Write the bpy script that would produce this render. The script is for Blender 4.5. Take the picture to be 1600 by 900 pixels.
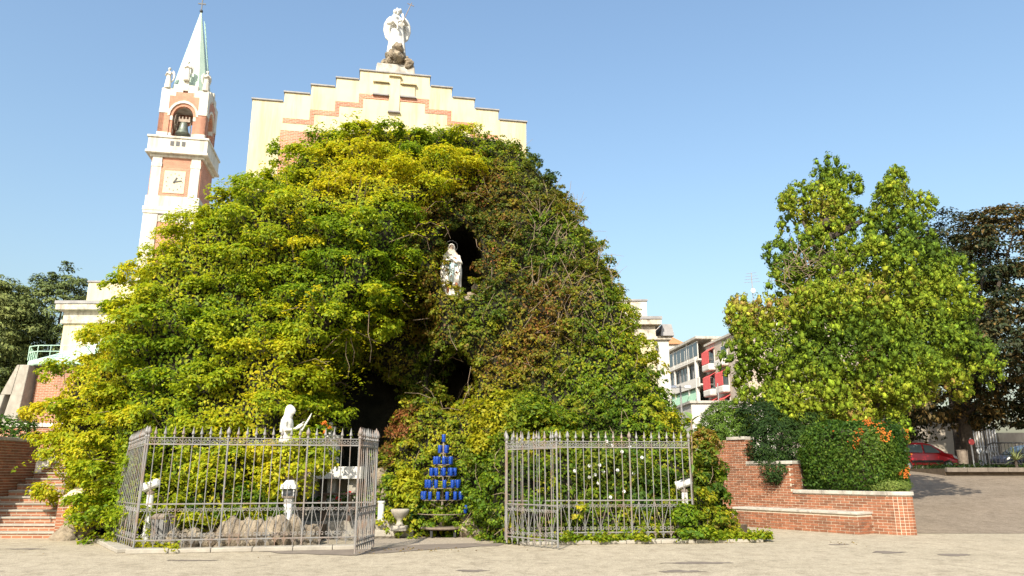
import bpy, bmesh, math, random
import numpy as np
from mathutils import Vector, Matrix, Quaternion
random.seed(7); rng = np.random.default_rng(11)
for o in list(bpy.data.objects): bpy.data.objects.remove(o)
scene = bpy.context.scene; COL = scene.collection
# ------------------------------------------------------------------ camera, sky, sun, exposure
FPX, PITCH, EYE = 1155.0, math.radians(14.0), 1.6
CP, SP = math.cos(PITCH), math.sin(PITCH)
cd = bpy.data.cameras.new('camera'); cam = bpy.data.objects.new('camera', cd); COL.objects.link(cam)
cam.location = (0, 0, EYE); cam.rotation_euler = (math.pi/2+PITCH, 0, 0)
cd.sensor_width = 36; cd.lens = FPX/1600*36; cd.clip_end = 3000; cd.clip_start = .1
scene.camera = cam
LX, LY, SUN_EL = .30, .954, math.radians(39)
w = bpy.data.worlds.new('World'); scene.world = w; w.use_nodes = True
nt = w.node_tree; nt.nodes.clear()
wo = nt.nodes.new('ShaderNodeOutputWorld'); bg = nt.nodes.new('ShaderNodeBackground'); sk = nt.nodes.new('ShaderNodeTexSky')
sk.sky_type = 'NISHITA'; sk.sun_disc = False; sk.sun_elevation = SUN_EL; sk.sun_rotation = math.pi+math.atan2(LX, LY)
sk.air_density = 1.7; sk.dust_density = 3.6; sk.ozone_density = 4.5; sk.altitude = 0
bg.inputs[1].default_value = .15
nt.links.new(sk.outputs[0], bg.inputs[0]); nt.links.new(bg.outputs[0], wo.inputs[0])
sl = bpy.data.lights.new('sun', 'SUN'); sl.energy = 5.0; sl.angle = math.radians(.53); sl.color = (1, .93, .80)
so = bpy.data.objects.new('sun', sl); COL.objects.link(so)
so.rotation_euler = Vector((LX*math.cos(SUN_EL), LY*math.cos(SUN_EL), -math.sin(SUN_EL))).to_track_quat('-Z', 'Y').to_euler()
so.location = (-10, -20, 30)
vs = scene.view_settings; vs.view_transform = 'Standard'; vs.look = 'None'; vs.exposure = .64; vs.gamma = 1; vs.use_curve_mapping = False
# ------------------------------------------------------------------ survey helpers (photo bearing + distance -> metres)
def ray(u, v):
    x, y = (u-800)/FPX, (450-v)/FPX
    return x, CP-y*SP, SP+y*CP
def at(u, v, Y):
    x, a, b = ray(u, v); t = Y/a
    return Vector((x*t, Y, EYE+b*t))
def gr(u, v, z=0):
    x, a, b = ray(u, v); t = (z-EYE)/b
    return Vector((x*t, a*t, z))
def proj(P):
    x = P[:, 0]; y = P[:, 1]; z = P[:, 2]-EYE
    d = y*CP+z*SP; up = -y*SP+z*CP
    return 800+FPX*x/d, 450-FPX*up/d
# ------------------------------------------------------------------ materials
MATS = {}
def newmat(name):
    m = bpy.data.materials.new(name); m.use_nodes = True
    n = m.node_tree.nodes; b = n['Principled BSDF']; MATS[name] = m
    return m, m.node_tree, b
def N(t, typ, **k):
    n = t.nodes.new(typ)
    for a, v in k.items():
        if a in n.inputs: n.inputs[a].default_value = v
        else: setattr(n, a, v)
    return n
def ramp(t, fac, stops):
    r = t.nodes.new('ShaderNodeValToRGB'); e = r.color_ramp.elements
    while len(e) < len(stops): e.new(.5)
    for i, (p, c) in enumerate(stops):
        e[i].position = p; e[i].color = (*c, 1) if len(c) == 3 else c
    t.links.new(fac, r.inputs[0]); return r.outputs[0]
def noise(t, scale, detail=4, rough=.6, vec=None, stretch=None):
    tc = t.nodes.new('ShaderNodeNewGeometry'); n = N(t, 'ShaderNodeTexNoise', Scale=scale, Detail=detail, Roughness=rough)
    src = tc.outputs['Position']
    if stretch:
        mp = t.nodes.new('ShaderNodeVectorMath'); mp.operation = 'MULTIPLY'; mp.inputs[1].default_value = stretch
        t.links.new(src, mp.inputs[0]); src = mp.outputs[0]
    t.links.new(src, n.inputs['Vector']); return n.outputs['Fac']
def mixc(t, fac, a, b, mode='MIX'):
    m = t.nodes.new('ShaderNodeMix'); m.data_type = 'RGBA'; m.blend_type = mode
    for s, v in ((0, fac), (6, a), (7, b)):
        if hasattr(v, 'links'): t.links.new(v, m.inputs[s])
        elif s == 0: m.inputs[0].default_value = v
        else: m.inputs[s].default_value = (*v, 1)
    return m.outputs[2]
def bump(t, b, h, strength, dist):
    n = N(t, 'ShaderNodeBump', Strength=strength, Distance=dist); t.links.new(h, n.inputs['Height']); t.links.new(n.outputs[0], b.inputs['Normal'])
def surf(name, c1, c2, scale=3, rough=.8, bscale=None, bstr=.4, bdist=.02, metal=0, stain=None, sscale=1.2, spec=.4, per_obj=0, streak=.5):
    m, t, b = newmat(name)
    col = ramp(t, noise(t, scale, 6), [(.3, c1), (.7, c2)])
    if stain:
        f = ramp(t, noise(t, sscale, 5, .65, stretch=(1, 1, streak)), [(.48, (0, 0, 0)), (.68, (1, 1, 1))])
        col = mixc(t, f, col, stain)
    if per_obj:
        oi = t.nodes.new('ShaderNodeObjectInfo'); ge = t.nodes.new('ShaderNodeNewGeometry')
        ad = N(t, 'ShaderNodeMath', operation='ADD'); t.links.new(oi.outputs['Random'], ad.inputs[0]); t.links.new(ge.outputs['Random Per Island'], ad.inputs[1])
        fr = N(t, 'ShaderNodeMath', operation='FRACT'); t.links.new(ad.outputs[0], fr.inputs[0])
        k = ramp(t, fr.outputs[0], [(0, (1-per_obj,)*3), (.5, (1, 1, 1)), (1, (1+per_obj*.7, 1+per_obj*.55, 1+per_obj*.5))])
        col = mixc(t, 1.0, col, k, 'MULTIPLY')
    t.links.new(col, b.inputs['Base Color'])
    b.inputs['Roughness'].default_value = rough; b.inputs['Metallic'].default_value = metal; b.inputs['Specular IOR Level'].default_value = spec
    if bscale: bump(t, b, noise(t, bscale, 6, .7), bstr, bdist)
    return m
def brickmat(name, c1, c2, mort, bw=.26, bh=.075, ms=.012):
    m, t, b = newmat(name)
    g = t.nodes.new('ShaderNodeNewGeometry'); s = t.nodes.new('ShaderNodeSeparateXYZ'); t.links.new(g.outputs['Position'], s.inputs[0])
    ad = N(t, 'ShaderNodeMath', operation='ADD'); t.links.new(s.outputs[0], ad.inputs[0]); t.links.new(s.outputs[1], ad.inputs[1])
    cb = t.nodes.new('ShaderNodeCombineXYZ'); t.links.new(ad.outputs[0], cb.inputs[0]); t.links.new(s.outputs[2], cb.inputs[1])
    br = N(t, 'ShaderNodeTexBrick', Scale=1.0); br.inputs['Brick Width'].default_value = bw; br.inputs['Row Height'].default_value = bh
    br.inputs['Mortar Size'].default_value = ms; br.inputs['Color1'].default_value = (*c1, 1); br.inputs['Color2'].default_value = (*c2, 1); br.inputs['Mortar'].default_value = (*mort, 1)
    t.links.new(cb.outputs[0], br.inputs['Vector'])
    f = ramp(t, noise(t, .8, 5), [(.3, (.75, .75, .75)), (.7, (1.1, 1.08, 1.05))])
    t.links.new(mixc(t, 1.0, br.outputs['Color'], f, 'MULTIPLY'), b.inputs['Base Color']); b.inputs['Roughness'].default_value = .85
    bump(t, b, br.outputs['Fac'], -.5, .01); return m
def leafmat(name, rough=.45, trans=.35, spec=.35):
    m, t, b = newmat(name)
    a = t.nodes.new('ShaderNodeAttribute'); a.attribute_name = 'col'
    t.links.new(a.outputs['Color'], b.inputs['Base Color']); b.inputs['Roughness'].default_value = rough; b.inputs['Specular IOR Level'].default_value = spec
    tr = t.nodes.new('ShaderNodeBsdfTranslucent'); t.links.new(mixc(t, 1.0, a.outputs['Color'], (1.25, 1.25, .7), 'MULTIPLY'), tr.inputs['Color'])
    mx = t.nodes.new('ShaderNodeMixShader'); mx.inputs[0].default_value = trans
    t.links.new(b.outputs[0], mx.inputs[1]); t.links.new(tr.outputs[0], mx.inputs[2])
    t.links.new(mx.outputs[0], t.nodes['Material Output'].inputs[0]); return m
LEAF = leafmat('leaf', .55, .46, .2); LEAFD = leafmat('leaf_matte', .6, .12, .25); NEEDLE = leafmat('scale_leaf', .7, .06, .12)
BRICK = surf('brick', (.20, .076, .038), (.30, .12, .06), 6, .8, 60, .3, .004, per_obj=.32, stain=(.20, .09, .05), sscale=1.6)
MORTAR = surf('mortar', (.45, .38, .29), (.62, .54, .42), 9, .95, 40, .4, .006)
BRICKF = brickmat('brick_far', (.28, .095, .045), (.36, .14, .07), (.38, .30, .22))
BRICKT = brickmat('brick_tower', (.40, .12, .06), (.50, .19, .10), (.48, .34, .26), .3, .09, .014)
STONE = surf('coping_stone', (.36, .33, .28), (.48, .45, .39), 5, .85, 25, .4, .008, stain=(.22, .20, .17), sscale=2.5)
CREAM = surf('cream_plaster', (.55, .475, .295), (.61, .54, .36), .7, .9, 12, .15, .004, stain=(.43, .355, .215), sscale=1.7, streak=.1)
WHITE = surf('white_stone', (.50, .475, .41), (.60, .57, .50), 1.2, .8, 10, .2, .005, stain=(.36, .325, .265), sscale=1.8, streak=.1)
GREYCAP = surf('lead_cap', (.20, .19, .19), (.30, .29, .28), 3, .6, None)
CORN = surf('weathered_cornice', (.40, .35, .27), (.60, .54, .44), 3, .9, 14, .5, .02, stain=(.20, .17, .14), sscale=3)
COPPER = surf('copper_patina', (.34, .52, .42), (.48, .64, .50), 1.2, .6, None, stain=(.30, .44, .36), sscale=1)
SPIRE = surf('pale_patina', (.36, .47, .38), (.47, .56, .46), .6, .55, None)
IRON = surf('painted_iron', (.15, .147, .142), (.215, .21, .20), 6, .5, 80, .3, .002, stain=(.20, .13, .09), sscale=4, spec=.5)
DARKIRON = surf('black_iron', (.025, .025, .025), (.05, .05, .05), 6, .5)
RUST = surf('rusty_steel', (.16, .12, .09), (.28, .23, .18), 7, .6, 50, .3, .003, metal=.3)
ROCK = surf('tufa_rock', (.15, .115, .08), (.36, .30, .215), 3.5, .95, 9, 1.0, .06, stain=(.10, .09, .07), sscale=2.2)
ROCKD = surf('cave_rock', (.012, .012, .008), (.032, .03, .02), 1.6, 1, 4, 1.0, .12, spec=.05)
MARBLE = surf('white_marble', (.56, .545, .50), (.66, .645, .60), 4, .6, 30, .15, .004, stain=(.42, .40, .35), sscale=3)
CONC = surf('concrete', (.26, .235, .195), (.38, .35, .29), 4, .9, 30, .4, .006, stain=(.26, .23, .19), sscale=2)
BARK = surf('bark', (.035, .027, .02), (.085, .066, .05), 8, .95, 16, .9, .04)
TWIG = surf('twig', (.16, .11, .07), (.30, .23, .16), 8, .9)
SOIL = surf('soil', (.07, .05, .03), (.14, .10, .065), 4, 1, 18, .8, .04)
BLACK = surf('black_rubber', (.015, .015, .015), (.03, .03, .03), 6, .7)
RED = surf('red_enamel', (.42, .012, .018), (.46, .016, .022), 2, .28, spec=.6)
DGREY = surf('dark_blue_paint', (.05, .06, .09), (.06, .07, .11), 2, .3, spec=.6)
SILVER = surf('wheel_alloy', (.45, .45, .46), (.55, .55, .56), 4, .35, metal=.7)
AWNR = surf('red_awning', (.52, .07, .07), (.62, .11, .10), 3, .85)
AWNG = surf('green_awning', (.22, .38, .26), (.30, .46, .33), 3, .85)
TILE = surf('roof_tile', (.42, .17, .08), (.55, .25, .13), 5, .9)
BEIGE = surf('beige_render', (.40, .335, .27), (.48, .41, .335), .6, .9, 10, .2, .005, stain=(.40, .33, .27), sscale=.4)
PLAST = surf('white_render', (.50, .475, .43), (.58, .555, .50), .6, .9, stain=(.55, .5, .44), sscale=.5)
TANWALL = surf('tan_wall', (.36, .31, .24), (.46, .40, .32), .7, .95, 8, .3, .01, stain=(.25, .21, .17), sscale=.5)
WHITEP = surf('white_paint', (.56, .55, .53), (.64, .63, .61), 5, .4)
BRONZE = surf('bell_bronze', (.10, .12, .10), (.20, .22, .18), 5, .5, metal=.5)
GOLDF = surf('clock_face', (.48, .42, .28), (.55, .49, .36), 5, .7)
DARKW = surf('dark_wood', (.05, .03, .02), (.10, .06, .04), 5, .6)
TERRA = surf('terracotta', (.45, .14, .06), (.55, .2, .09), 5, .8)
def glassm(name, c, rough=.08):
    m, t, b = newmat(name); b.inputs['Base Color'].default_value = (*c, 1); b.inputs['Roughness'].default_value = rough; b.inputs['Specular IOR Level'].default_value = .8; return m
GLASS = glassm('window_glass', (.05, .06, .07)); CARGL = glassm('car_glass', (.12, .16, .17))
def bluem():
    m, t, b = newmat('blue_glass'); b.inputs['Base Color'].default_value = (.02, .11, .62, 1); b.inputs['Roughness'].default_value = .08
    b.inputs['Transmission Weight'].default_value = .6; b.inputs['Specular IOR Level'].default_value = .7; return m
BLUE = bluem()
WAX = surf('wax', (.72, .72, .72), (.82, .82, .8), 5, .4)
# asphalt
def asphalt(name, ca, cb, dark, thr):
    m, t, b = newmat(name)
    c = ramp(t, noise(t, .35, 6, .7), [(.3, ca), (.7, cb)])
    sp = ramp(t, noise(t, 38, 2, .8), [(.35, (.62, .62, .62)), (.5, (1, 1, 1)), (.68, (1.28, 1.26, 1.22))])
    c = mixc(t, 1.0, c, sp, 'MULTIPLY')
    md = ramp(t, noise(t, 2.6, 8, .8, stretch=(1, .8, 1)), [(.34, (.66, .64, .61)), (.5, (.97, .97, .97)), (.66, (1.1, 1.1, 1.09))])
    c = mixc(t, 1.0, c, md, 'MULTIPLY')
    m2 = ramp(t, noise(t, 9, 4, .75), [(.34, (.78, .77, .75)), (.5, (1, 1, 1)), (.66, (1.1, 1.1, 1.1))])
    c = mixc(t, 1.0, c, m2, 'MULTIPLY')
    f = ramp(t, noise(t, 1.1, 9, .78, stretch=(.7, 1, 1)), [(thr, (0, 0, 0)), (thr+.09, (1, 1, 1))])
    c = mixc(t, f, c, dark)
    cr = t.nodes.new('ShaderNodeTexVoronoi'); cr.feature = 'DISTANCE_TO_EDGE'; cr.inputs['Scale'].default_value = .45
    g = t.nodes.new('ShaderNodeNewGeometry'); nz_ = N(t, 'ShaderNodeTexNoise', Scale=1.5, Detail=5.0); t.links.new(g.outputs['Position'], nz_.inputs['Vector'])
    vm = t.nodes.new('ShaderNodeVectorMath'); vm.operation = 'MULTIPLY_ADD'; vm.inputs[1].default_value = (.7, .7, 0)
    t.links.new(nz_.outputs['Color'], vm.inputs[0]); t.links.new(g.outputs['Position'], vm.inputs[2]); t.links.new(vm.outputs[0], cr.inputs['Vector'])
    k = ramp(t, cr.outputs['Distance'], [(0, (.25, .25, .25)), (.004, (0, 0, 0))])
    c = mixc(t, k, c, (ca[0]*.35, ca[1]*.33, ca[2]*.3))
    t.links.new(c, b.inputs['Base Color']); b.inputs['Roughness'].default_value = .9; b.inputs['Specular IOR Level'].default_value = .25
    bump(t, b, noise(t, 55, 3, .7), .6, .008); return m
ASPH = asphalt('worn_asphalt', (.335, .288, .21), (.40, .345, .257), (.17, .135, .10), .60)
RAMPM = asphalt('ramp_asphalt', (.19, .152, .112), (.24, .195, .148), (.13, .10, .075), .70)
TAR_KERB_SHADE = surf('tar_and_kerb_shade', (.13, .105, .085), (.20, .165, .13), 4, .9, 50, .5, .006)
GRAVEL = surf('gravel', (.20, .16, .12), (.42, .36, .28), 30, .95, 45, 1.0, .015)
# ------------------------------------------------------------------ mesh builder
OFF = {}
class MB:
    def __init__(s, M=None): s.v = []; s.f = []; s.M = M
    def add(s, vs_, fs):
        b = len(s.v); s.v += [tuple(s.M @ Vector(p)) if s.M else tuple(p) for p in vs_]; s.f += [tuple(i+b for i in f) for f in fs]; return s
    def box(s, x0, x1, y0, y1, z0, z1, tp=0):
        t = tp
        return s.add([(x0, y0, z0), (x1, y0, z0), (x1, y1, z0), (x0, y1, z0), (x0+t, y0+t, z1), (x1-t, y0+t, z1), (x1-t, y1-t, z1), (x0+t, y1-t, z1)],
              [(0, 3, 2, 1), (4, 5, 6, 7), (0, 1, 5, 4), (1, 2, 6, 5), (2, 3, 7, 6), (3, 0, 4, 7)])
    def prism(s, poly, y0, y1):           # poly of (x, z), counter-clockwise seen from -y
        n = len(poly)
        return s.add([(x, y0, z) for x, z in poly]+[(x, y1, z) for x, z in poly],
              [tuple(range(n)), tuple(range(2*n-1, n-1, -1))]+[(i, i+n, (i+1) % n+n, (i+1) % n) for i in range(n)])
    def plan(s, poly, z0, z1):            # poly of (x, y), counter-clockwise from above
        n = len(poly)
        return s.add([(x, y, z0) for x, y in poly]+[(x, y, z1) for x, y in poly],
              [tuple(range(n-1, -1, -1)), tuple(range(n, 2*n))]+[(i, (i+1) % n, (i+1) % n+n, i+n) for i in range(n)])
    def wall(s, a, b, th, z0, z1):        # a,b plan points; thickness to the left of a->b
        a = Vector(a[:2]); b = Vector(b[:2]); d = (b-a).normalized(); n = Vector((-d.y, d.x))*th
        return s.plan([a, b, b+n, a+n], z0, z1)
    def tube(s, pts, rad, n=8, caps=True):
        pts = [Vector(p) for p in pts]
        if not hasattr(rad, '__len__'): rad = [rad]*len(pts)
        vs_ = []; up = Vector((.13, .31, .94))
        for i, p in enumerate(pts):
            d = (pts[min(i+1, len(pts)-1)]-pts[max(i-1, 0)]).normalized()
            a = d.cross(up); a = (d.cross(Vector((1, 0, 0))) if a.length < .05 else a).normalized(); b = d.cross(a)
            vs_ += [p+(a*math.cos(k*2*math.pi/n)+b*math.sin(k*2*math.pi/n))*rad[i] for k in range(n)]
        fs = [(i*n+k, i*n+(k+1) % n, (i+1)*n+(k+1) % n, (i+1)*n+k) for i in range(len(pts)-1) for k in range(n)]
        if caps: fs += [tuple(range(n-1, -1, -1)), tuple(range((len(pts)-1)*n, len(pts)*n))]
        return s.add(vs_, fs)
    def lathe(s, prof, c=(0, 0, 0), n=16):
        vs_ = [(c[0]+r*math.cos(k*2*math.pi/n), c[1]+r*math.sin(k*2*math.pi/n), c[2]+z) for r, z in prof for k in range(n)]
        m = len(prof)
        return s.add(vs_, [(i*n+k, i*n+(k+1) % n, (i+1)*n+(k+1) % n, (i+1)*n+k) for i in range(m-1) for k in range(n)]+[tuple(range(n-1, -1, -1)), tuple(range((m-1)*n, m*n))])
    def loft(s, rings, n=20, fold=0, k=9, ph=0):   # rings (cx, cy, z, rx, ry[, foldscale])
        vs_ = []
        for r in rings:
            fs_ = r[5] if len(r) > 5 else 1
            for j in range(n):
                a = j*2*math.pi/n; q = 1+fold*fs_*math.sin(k*a+ph)
                vs_.append((r[0]+r[3]*q*math.cos(a), r[1]+r[4]*q*math.sin(a), r[2]))
        m = len(rings)
        return s.add(vs_, [(i*n+j, i*n+(j+1) % n, (i+1)*n+(j+1) % n, (i+1)*n+j) for i in range(m-1) for j in range(n)]+[tuple(range(n-1, -1, -1)), tuple(range((m-1)*n, m*n))])
    def ball(s, c, r, n=12, m=8):
        if not hasattr(r, '__len__'): r = (r, r, r)
        prof = [(max(1e-3, math.sin(math.pi*i/m)), -math.cos(math.pi*i/m)) for i in range(m+1)]
        vs_ = [(c[0]+r[0]*q*math.cos(k*2*math.pi/n), c[1]+r[1]*q*math.sin(k*2*math.pi/n), c[2]+r[2]*z) for q, z in prof for k in range(n)]
        return s.add(vs_, [(i*n+k, i*n+(k+1) % n, (i+1)*n+(k+1) % n, (i+1)*n+k) for i in range(m) for k in range(n)]+[tuple(range(n-1, -1, -1)), tuple(range(m*n, (m+1)*n))])
    def mesh(s, name, off=(0, 0, 0)):
        me = bpy.data.meshes.new(name); o = Vector(off)
        me.from_pydata([tuple(Vector(p)-o) for p in s.v], [], s.f); me.update(); return me
    def build(s, name, mat, parent=None, smooth=False, bevel=0, **k):
        off = OFF.get(parent.name, Vector()) if parent else Vector()
        return link(name, s.mesh(name, off), mat, parent, smooth, bevel, **k)
def link(name, me, mat, parent=None, smooth=False, bevel=0, **k):
    o = bpy.data.objects.new(name, me); COL.objects.link(o)
    if mat and not me.materials: me.materials.append(mat)
    if smooth: me.polygons.foreach_set('use_smooth', [True]*len(me.polygons))
    if parent: o.parent = parent; OFF[o.name] = OFF.get(parent.name, Vector())
    else: OFF[o.name] = Vector()
    if bevel:
        b = o.modifiers.new('bevel', 'BEVEL'); b.width = bevel; b.segments = 2; b.limit_method = 'ANGLE'
    for a, v in k.items(): o[a] = v
    return o
def put(name, me, mat, parent, M):      # shared mesh at world matrix M under a root placed without rotation
    o = bpy.data.objects.new(name, me); COL.objects.link(o); o.parent = parent
    if mat and not me.materials: me.materials.append(mat)
    M = Matrix.Translation(-OFF.get(parent.name, Vector())) @ M
    o.location, o.rotation_euler, o.scale = M.to_translation(), M.to_euler(), M.to_scale(); return o
def thing(name, label, cat, loc, group=None):
    o = bpy.data.objects.new(name, None); COL.objects.link(o); o.location = loc; o['label'] = label; o['category'] = cat
    o.empty_display_size = .2
    if group: o['group'] = group
    OFF[o.name] = Vector(loc); return o
def tag(o, label, cat, group=None):
    o['label'] = label; o['category'] = cat
    if group: o['group'] = group
    return o
def struct(o): o['kind'] = 'structure'; return o
def stuff(o): o['kind'] = 'stuff'; return o
def ctree(o, loc, label, rotz=None):
    c = o.copy(); COL.objects.link(c); c.location = loc; c['label'] = label
    if rotz is not None: c.rotation_euler.z = rotz
    for ch in o.children:
        d = ch.copy(); COL.objects.link(d); d.parent = c
        for g in ch.children:
            e = g.copy(); COL.objects.link(e); e.parent = d
    return c
def frame(x, y, z, dx, dy):             # local X along (dx,dy), local Y away from viewer
    d = Vector((dx, dy, 0)).normalized(); b = Vector((-d.y, d.x, 0))
    return Matrix(((d.x, b.x, 0, x), (d.y, b.y, 0, y), (0, 0, 1, z), (0, 0, 0, 1)))
# ------------------------------------------------------------------ foliage engine
_nd = {}
def nz(P, s, seed=0):
    if seed not in _nd:
        r = np.random.default_rng(100+seed); _nd[seed] = (r.normal(size=(3, 9)), r.uniform(0, 6.28, 9))
    D, ph = _nd[seed]; return np.sin(P @ D*s+ph).sum(1)/3.2
def unit(V): return V/np.maximum(np.linalg.norm(V, axis=1, keepdims=True), 1e-6)
def pal(P, cols, scale=1., seed=0, amp=.45, jit=.22, bj=.16):
    c = np.array(cols); n = len(c)
    t = np.clip(.5+amp*nz(P, scale, seed)*.6+rng.normal(0, jit, len(P)), 0, .9999)*(n-1)
    i = t.astype(int); f = (t-i)[:, None]
    return (c[i]*(1-f)+c[np.minimum(i+1, n-1)]*f)*np.exp(rng.normal(0, bj, len(P)))[:, None]
def leafmesh(name, P, Nn, size, asp, cols, mat, parent, T=None, fold=.18, sj=.22, tj=.5):
    n = len(P); Nn = unit(Nn)
    R = rng.normal(size=(n, 3))
    T = R if T is None else unit(T)+tj*R
    T = unit(T-Nn*(T*Nn).sum(1, keepdims=True)); B = np.cross(Nn, T)
    L = (size*np.exp(rng.normal(0, sj, n)))[:, None]; W = L*asp
    V = np.empty((n, 4, 3))
    V[:, 0] = P-T*L*.5; V[:, 1] = P+B*W*.5+Nn*L*fold-T*L*.06; V[:, 2] = P+T*L*.5-Nn*L*.08; V[:, 3] = P-B*W*.5+Nn*L*fold-T*L*.06
    off = np.array(OFF.get(parent.name, Vector())) if parent else 0
    me = bpy.data.meshes.new(name); me.vertices.add(4*n); me.loops.add(4*n); me.polygons.add(n)
    me.vertices.foreach_set('co', (V-off).astype(np.float32).ravel())
    me.loops.foreach_set('vertex_index', np.arange(4*n, dtype=np.int32)); me.polygons.foreach_set('loop_start', np.arange(0, 4*n, 4, dtype=np.int32))
    me.update(calc_edges=True)
    a = me.attributes.new('col', 'FLOAT_COLOR', 'FACE'); a.data.foreach_set('color', np.c_[np.clip(cols, 0, 1), np.ones(n)].astype(np.float32).ravel())
    o = link(name, me, mat, parent); return stuff(o)
def clumps(C, O, r, per, flat=.65, up=.5, lo=.7, hi=1.08, nd=.55, nr=.38):
    """leaf positions, normals, outward dirs for clumps centred at C with outward dirs O"""
    m = len(C); r = np.broadcast_to(r, (m,)); k = np.repeat(np.arange(m), per); n = len(k)
    D = unit(rng.normal(size=(n, 3))+O[k]*.9+np.array([0, 0, up*.7])); 
    rr = r[k]*rng.uniform(lo, hi, n)
    P = C[k]+D*rr[:, None]*np.array([1, 1, flat])
    return P, unit(D*nd+np.array([0, 0, up])+rng.normal(0, nr, (n, 3))+O[k]*.25), D, k
def ell_surface(E, n, keep=.88):
    """points on the outside of a union of ellipsoids E = [(c, r)]"""
    C = np.array([e[0] for e in E]); R = np.array([e[1] for e in E]); out = []; outn = []
    ar = (R[:, 0]*R[:, 1]*R[:, 2])**(2/3); cnt = 0
    while cnt < n:
        i = rng.choice(len(E), size=n, p=ar/ar.sum()); D = unit(rng.normal(size=(n, 3))); P = C[i]+D*R[i]
        q = (((P[:, None]-C)/R)**2).sum(2); q[np.arange(n), i] = 9; ok = q.min(1) > keep
        out.append(P[ok]); outn.append(unit(D/R[i])[ok]); cnt += ok.sum()
    return np.concatenate(out)[:n], np.concatenate(outn)[:n]
def poisson(P, dmin, n):
    keep = []; d2 = dmin*dmin; K = np.empty((n, 3)); c = 0
    for i in range(len(P)):
        if c == 0 or ((K[:c]-P[i])**2).sum(1).min() > d2: K[c] = P[i]; keep.append(i); c += 1
        if c >= n: break
    return np.array(keep)
def boughs(C, O, R, nsub, rsub, per, flat=.55, up=.8, sflat=.6, lo=.45, nd=.7, nr=.33):
    # big drooping boughs made of small leaf clumps on their upper and outer side
    m = len(C); R = np.broadcast_to(R, (m,)); k = np.repeat(np.arange(m), nsub); n = len(k)
    D = unit(rng.normal(size=(n, 3))*.85+O[k]*.75+np.array([0, 0, up*.75])); S = C[k]+D*(R[k]*rng.uniform(.6, 1.05, n))[:, None]*np.array([1, 1, flat])
    P, Nn, D2, j = clumps(S, unit(D+O[k]*.4), rsub*np.exp(rng.normal(0, .25, n)), per, sflat, up, lo, 1.1, nd, nr)
    return P, Nn, D2, k[j]
def lobes(C, O, R, nsub, rsub, per):
    # rounded upright lobes, each carrying separate leafy tufts on its outer side
    m = len(C); k = np.repeat(np.arange(m), nsub); n = len(k)
    i = np.tile(np.arange(nsub), m); ph = rng.uniform(0, 6.283, m)[k]; c = 1-1.35*(i+.5)/nsub; a = i*2.39996+ph; s = np.sqrt(1-c*c)
    h = unit(np.cross(O, np.array([.3, .9, .1])))[k]; g = np.cross(O[k], h)
    D = unit(O[k]*c[:, None]+h*(s*np.cos(a))[:, None]+g*(s*np.sin(a))[:, None]+rng.normal(0, .12, (n, 3)))
    S = C[k]+D*(R[k]*rng.uniform(.82, 1.12, n))[:, None]*np.array([1, 1, 1.25]); rs = rsub*np.exp(rng.normal(0, .17, n))
    j = np.repeat(np.arange(n), per); E = unit(rng.normal(size=(len(j), 3))+D[j]*.7+np.array([0, 0, .35]))
    P = S[j]+E*(rs[j]*rng.uniform(.75, 1.15, len(j)))[:, None]*np.array([1, 1, 1.3])
    return P, unit(E*.45+unit(np.cross(E, rng.normal(size=E.shape)))*.9), unit(E+np.array([0, 0, .7])), j, S, rs
def tuftmesh(name, S, r, cols, mat, parent, zs=1.25):
    # small ragged closed tufts, one per spray, a colour for every facet
    bm = bmesh.new(); bmesh.ops.create_icosphere(bm, subdivisions=1, radius=1); V0 = np.array([v.co[:] for v in bm.verts]); F0 = np.array([[v.index for v in f.verts] for f in bm.faces]); bm.free()
    n = len(S); nv = len(V0); nf = len(F0)
    J = np.exp(rng.normal(0, .28, (n, nv, 1))); V = S[:, None]+V0[None]*J*r[:, None, None]*np.array([1, 1, zs])
    F = (F0[None]+np.arange(n)[:, None, None]*nv).reshape(-1); N_ = n*nf
    me = bpy.data.meshes.new(name); me.vertices.add(n*nv); me.loops.add(3*N_); me.polygons.add(N_)
    me.vertices.foreach_set('co', (V-np.array(OFF[parent.name])).astype(np.float32).ravel()); me.loops.foreach_set('vertex_index', F.astype(np.int32)); me.polygons.foreach_set('loop_start', np.arange(0, 3*N_, 3, dtype=np.int32)); me.update(calc_edges=True)
    c = np.repeat(cols, nf, 0)*np.exp(rng.normal(0, .34, (N_, 1))); a = me.attributes.new('col', 'FLOAT_COLOR', 'FACE'); a.data.foreach_set('color', np.c_[np.clip(c, 0, 1), np.ones(N_)].astype(np.float32).ravel())
    return stuff(link(name, me, mat, parent))
def fingers(C, A, L, r, per):
    # upright finger-like sprays: leaves on a bulb that tapers back into the crown
    m = len(C); k = np.repeat(np.arange(m), per); n = len(k); A = unit(A)
    h = unit(np.cross(A, np.array([.3, .9, .1]))); g = np.cross(A, h); t = rng.random(n)**.6; a = rng.uniform(0, 6.283, n)
    rr = r[k]*np.sqrt(np.clip(1-((t-.55)/.52)**2, .02, 1))*rng.uniform(.75, 1.1, n)
    rad = h[k]*np.cos(a)[:, None]+g[k]*np.sin(a)[:, None]
    P = C[k]+A[k]*((t-.75)*L[k])[:, None]+rad*rr[:, None]
    return P, unit(rad*.9+A[k]*(t*1.3-.5)[:, None]+rng.normal(0, .25, (n, 3))), unit(A[k]+rad*.5), k
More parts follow.
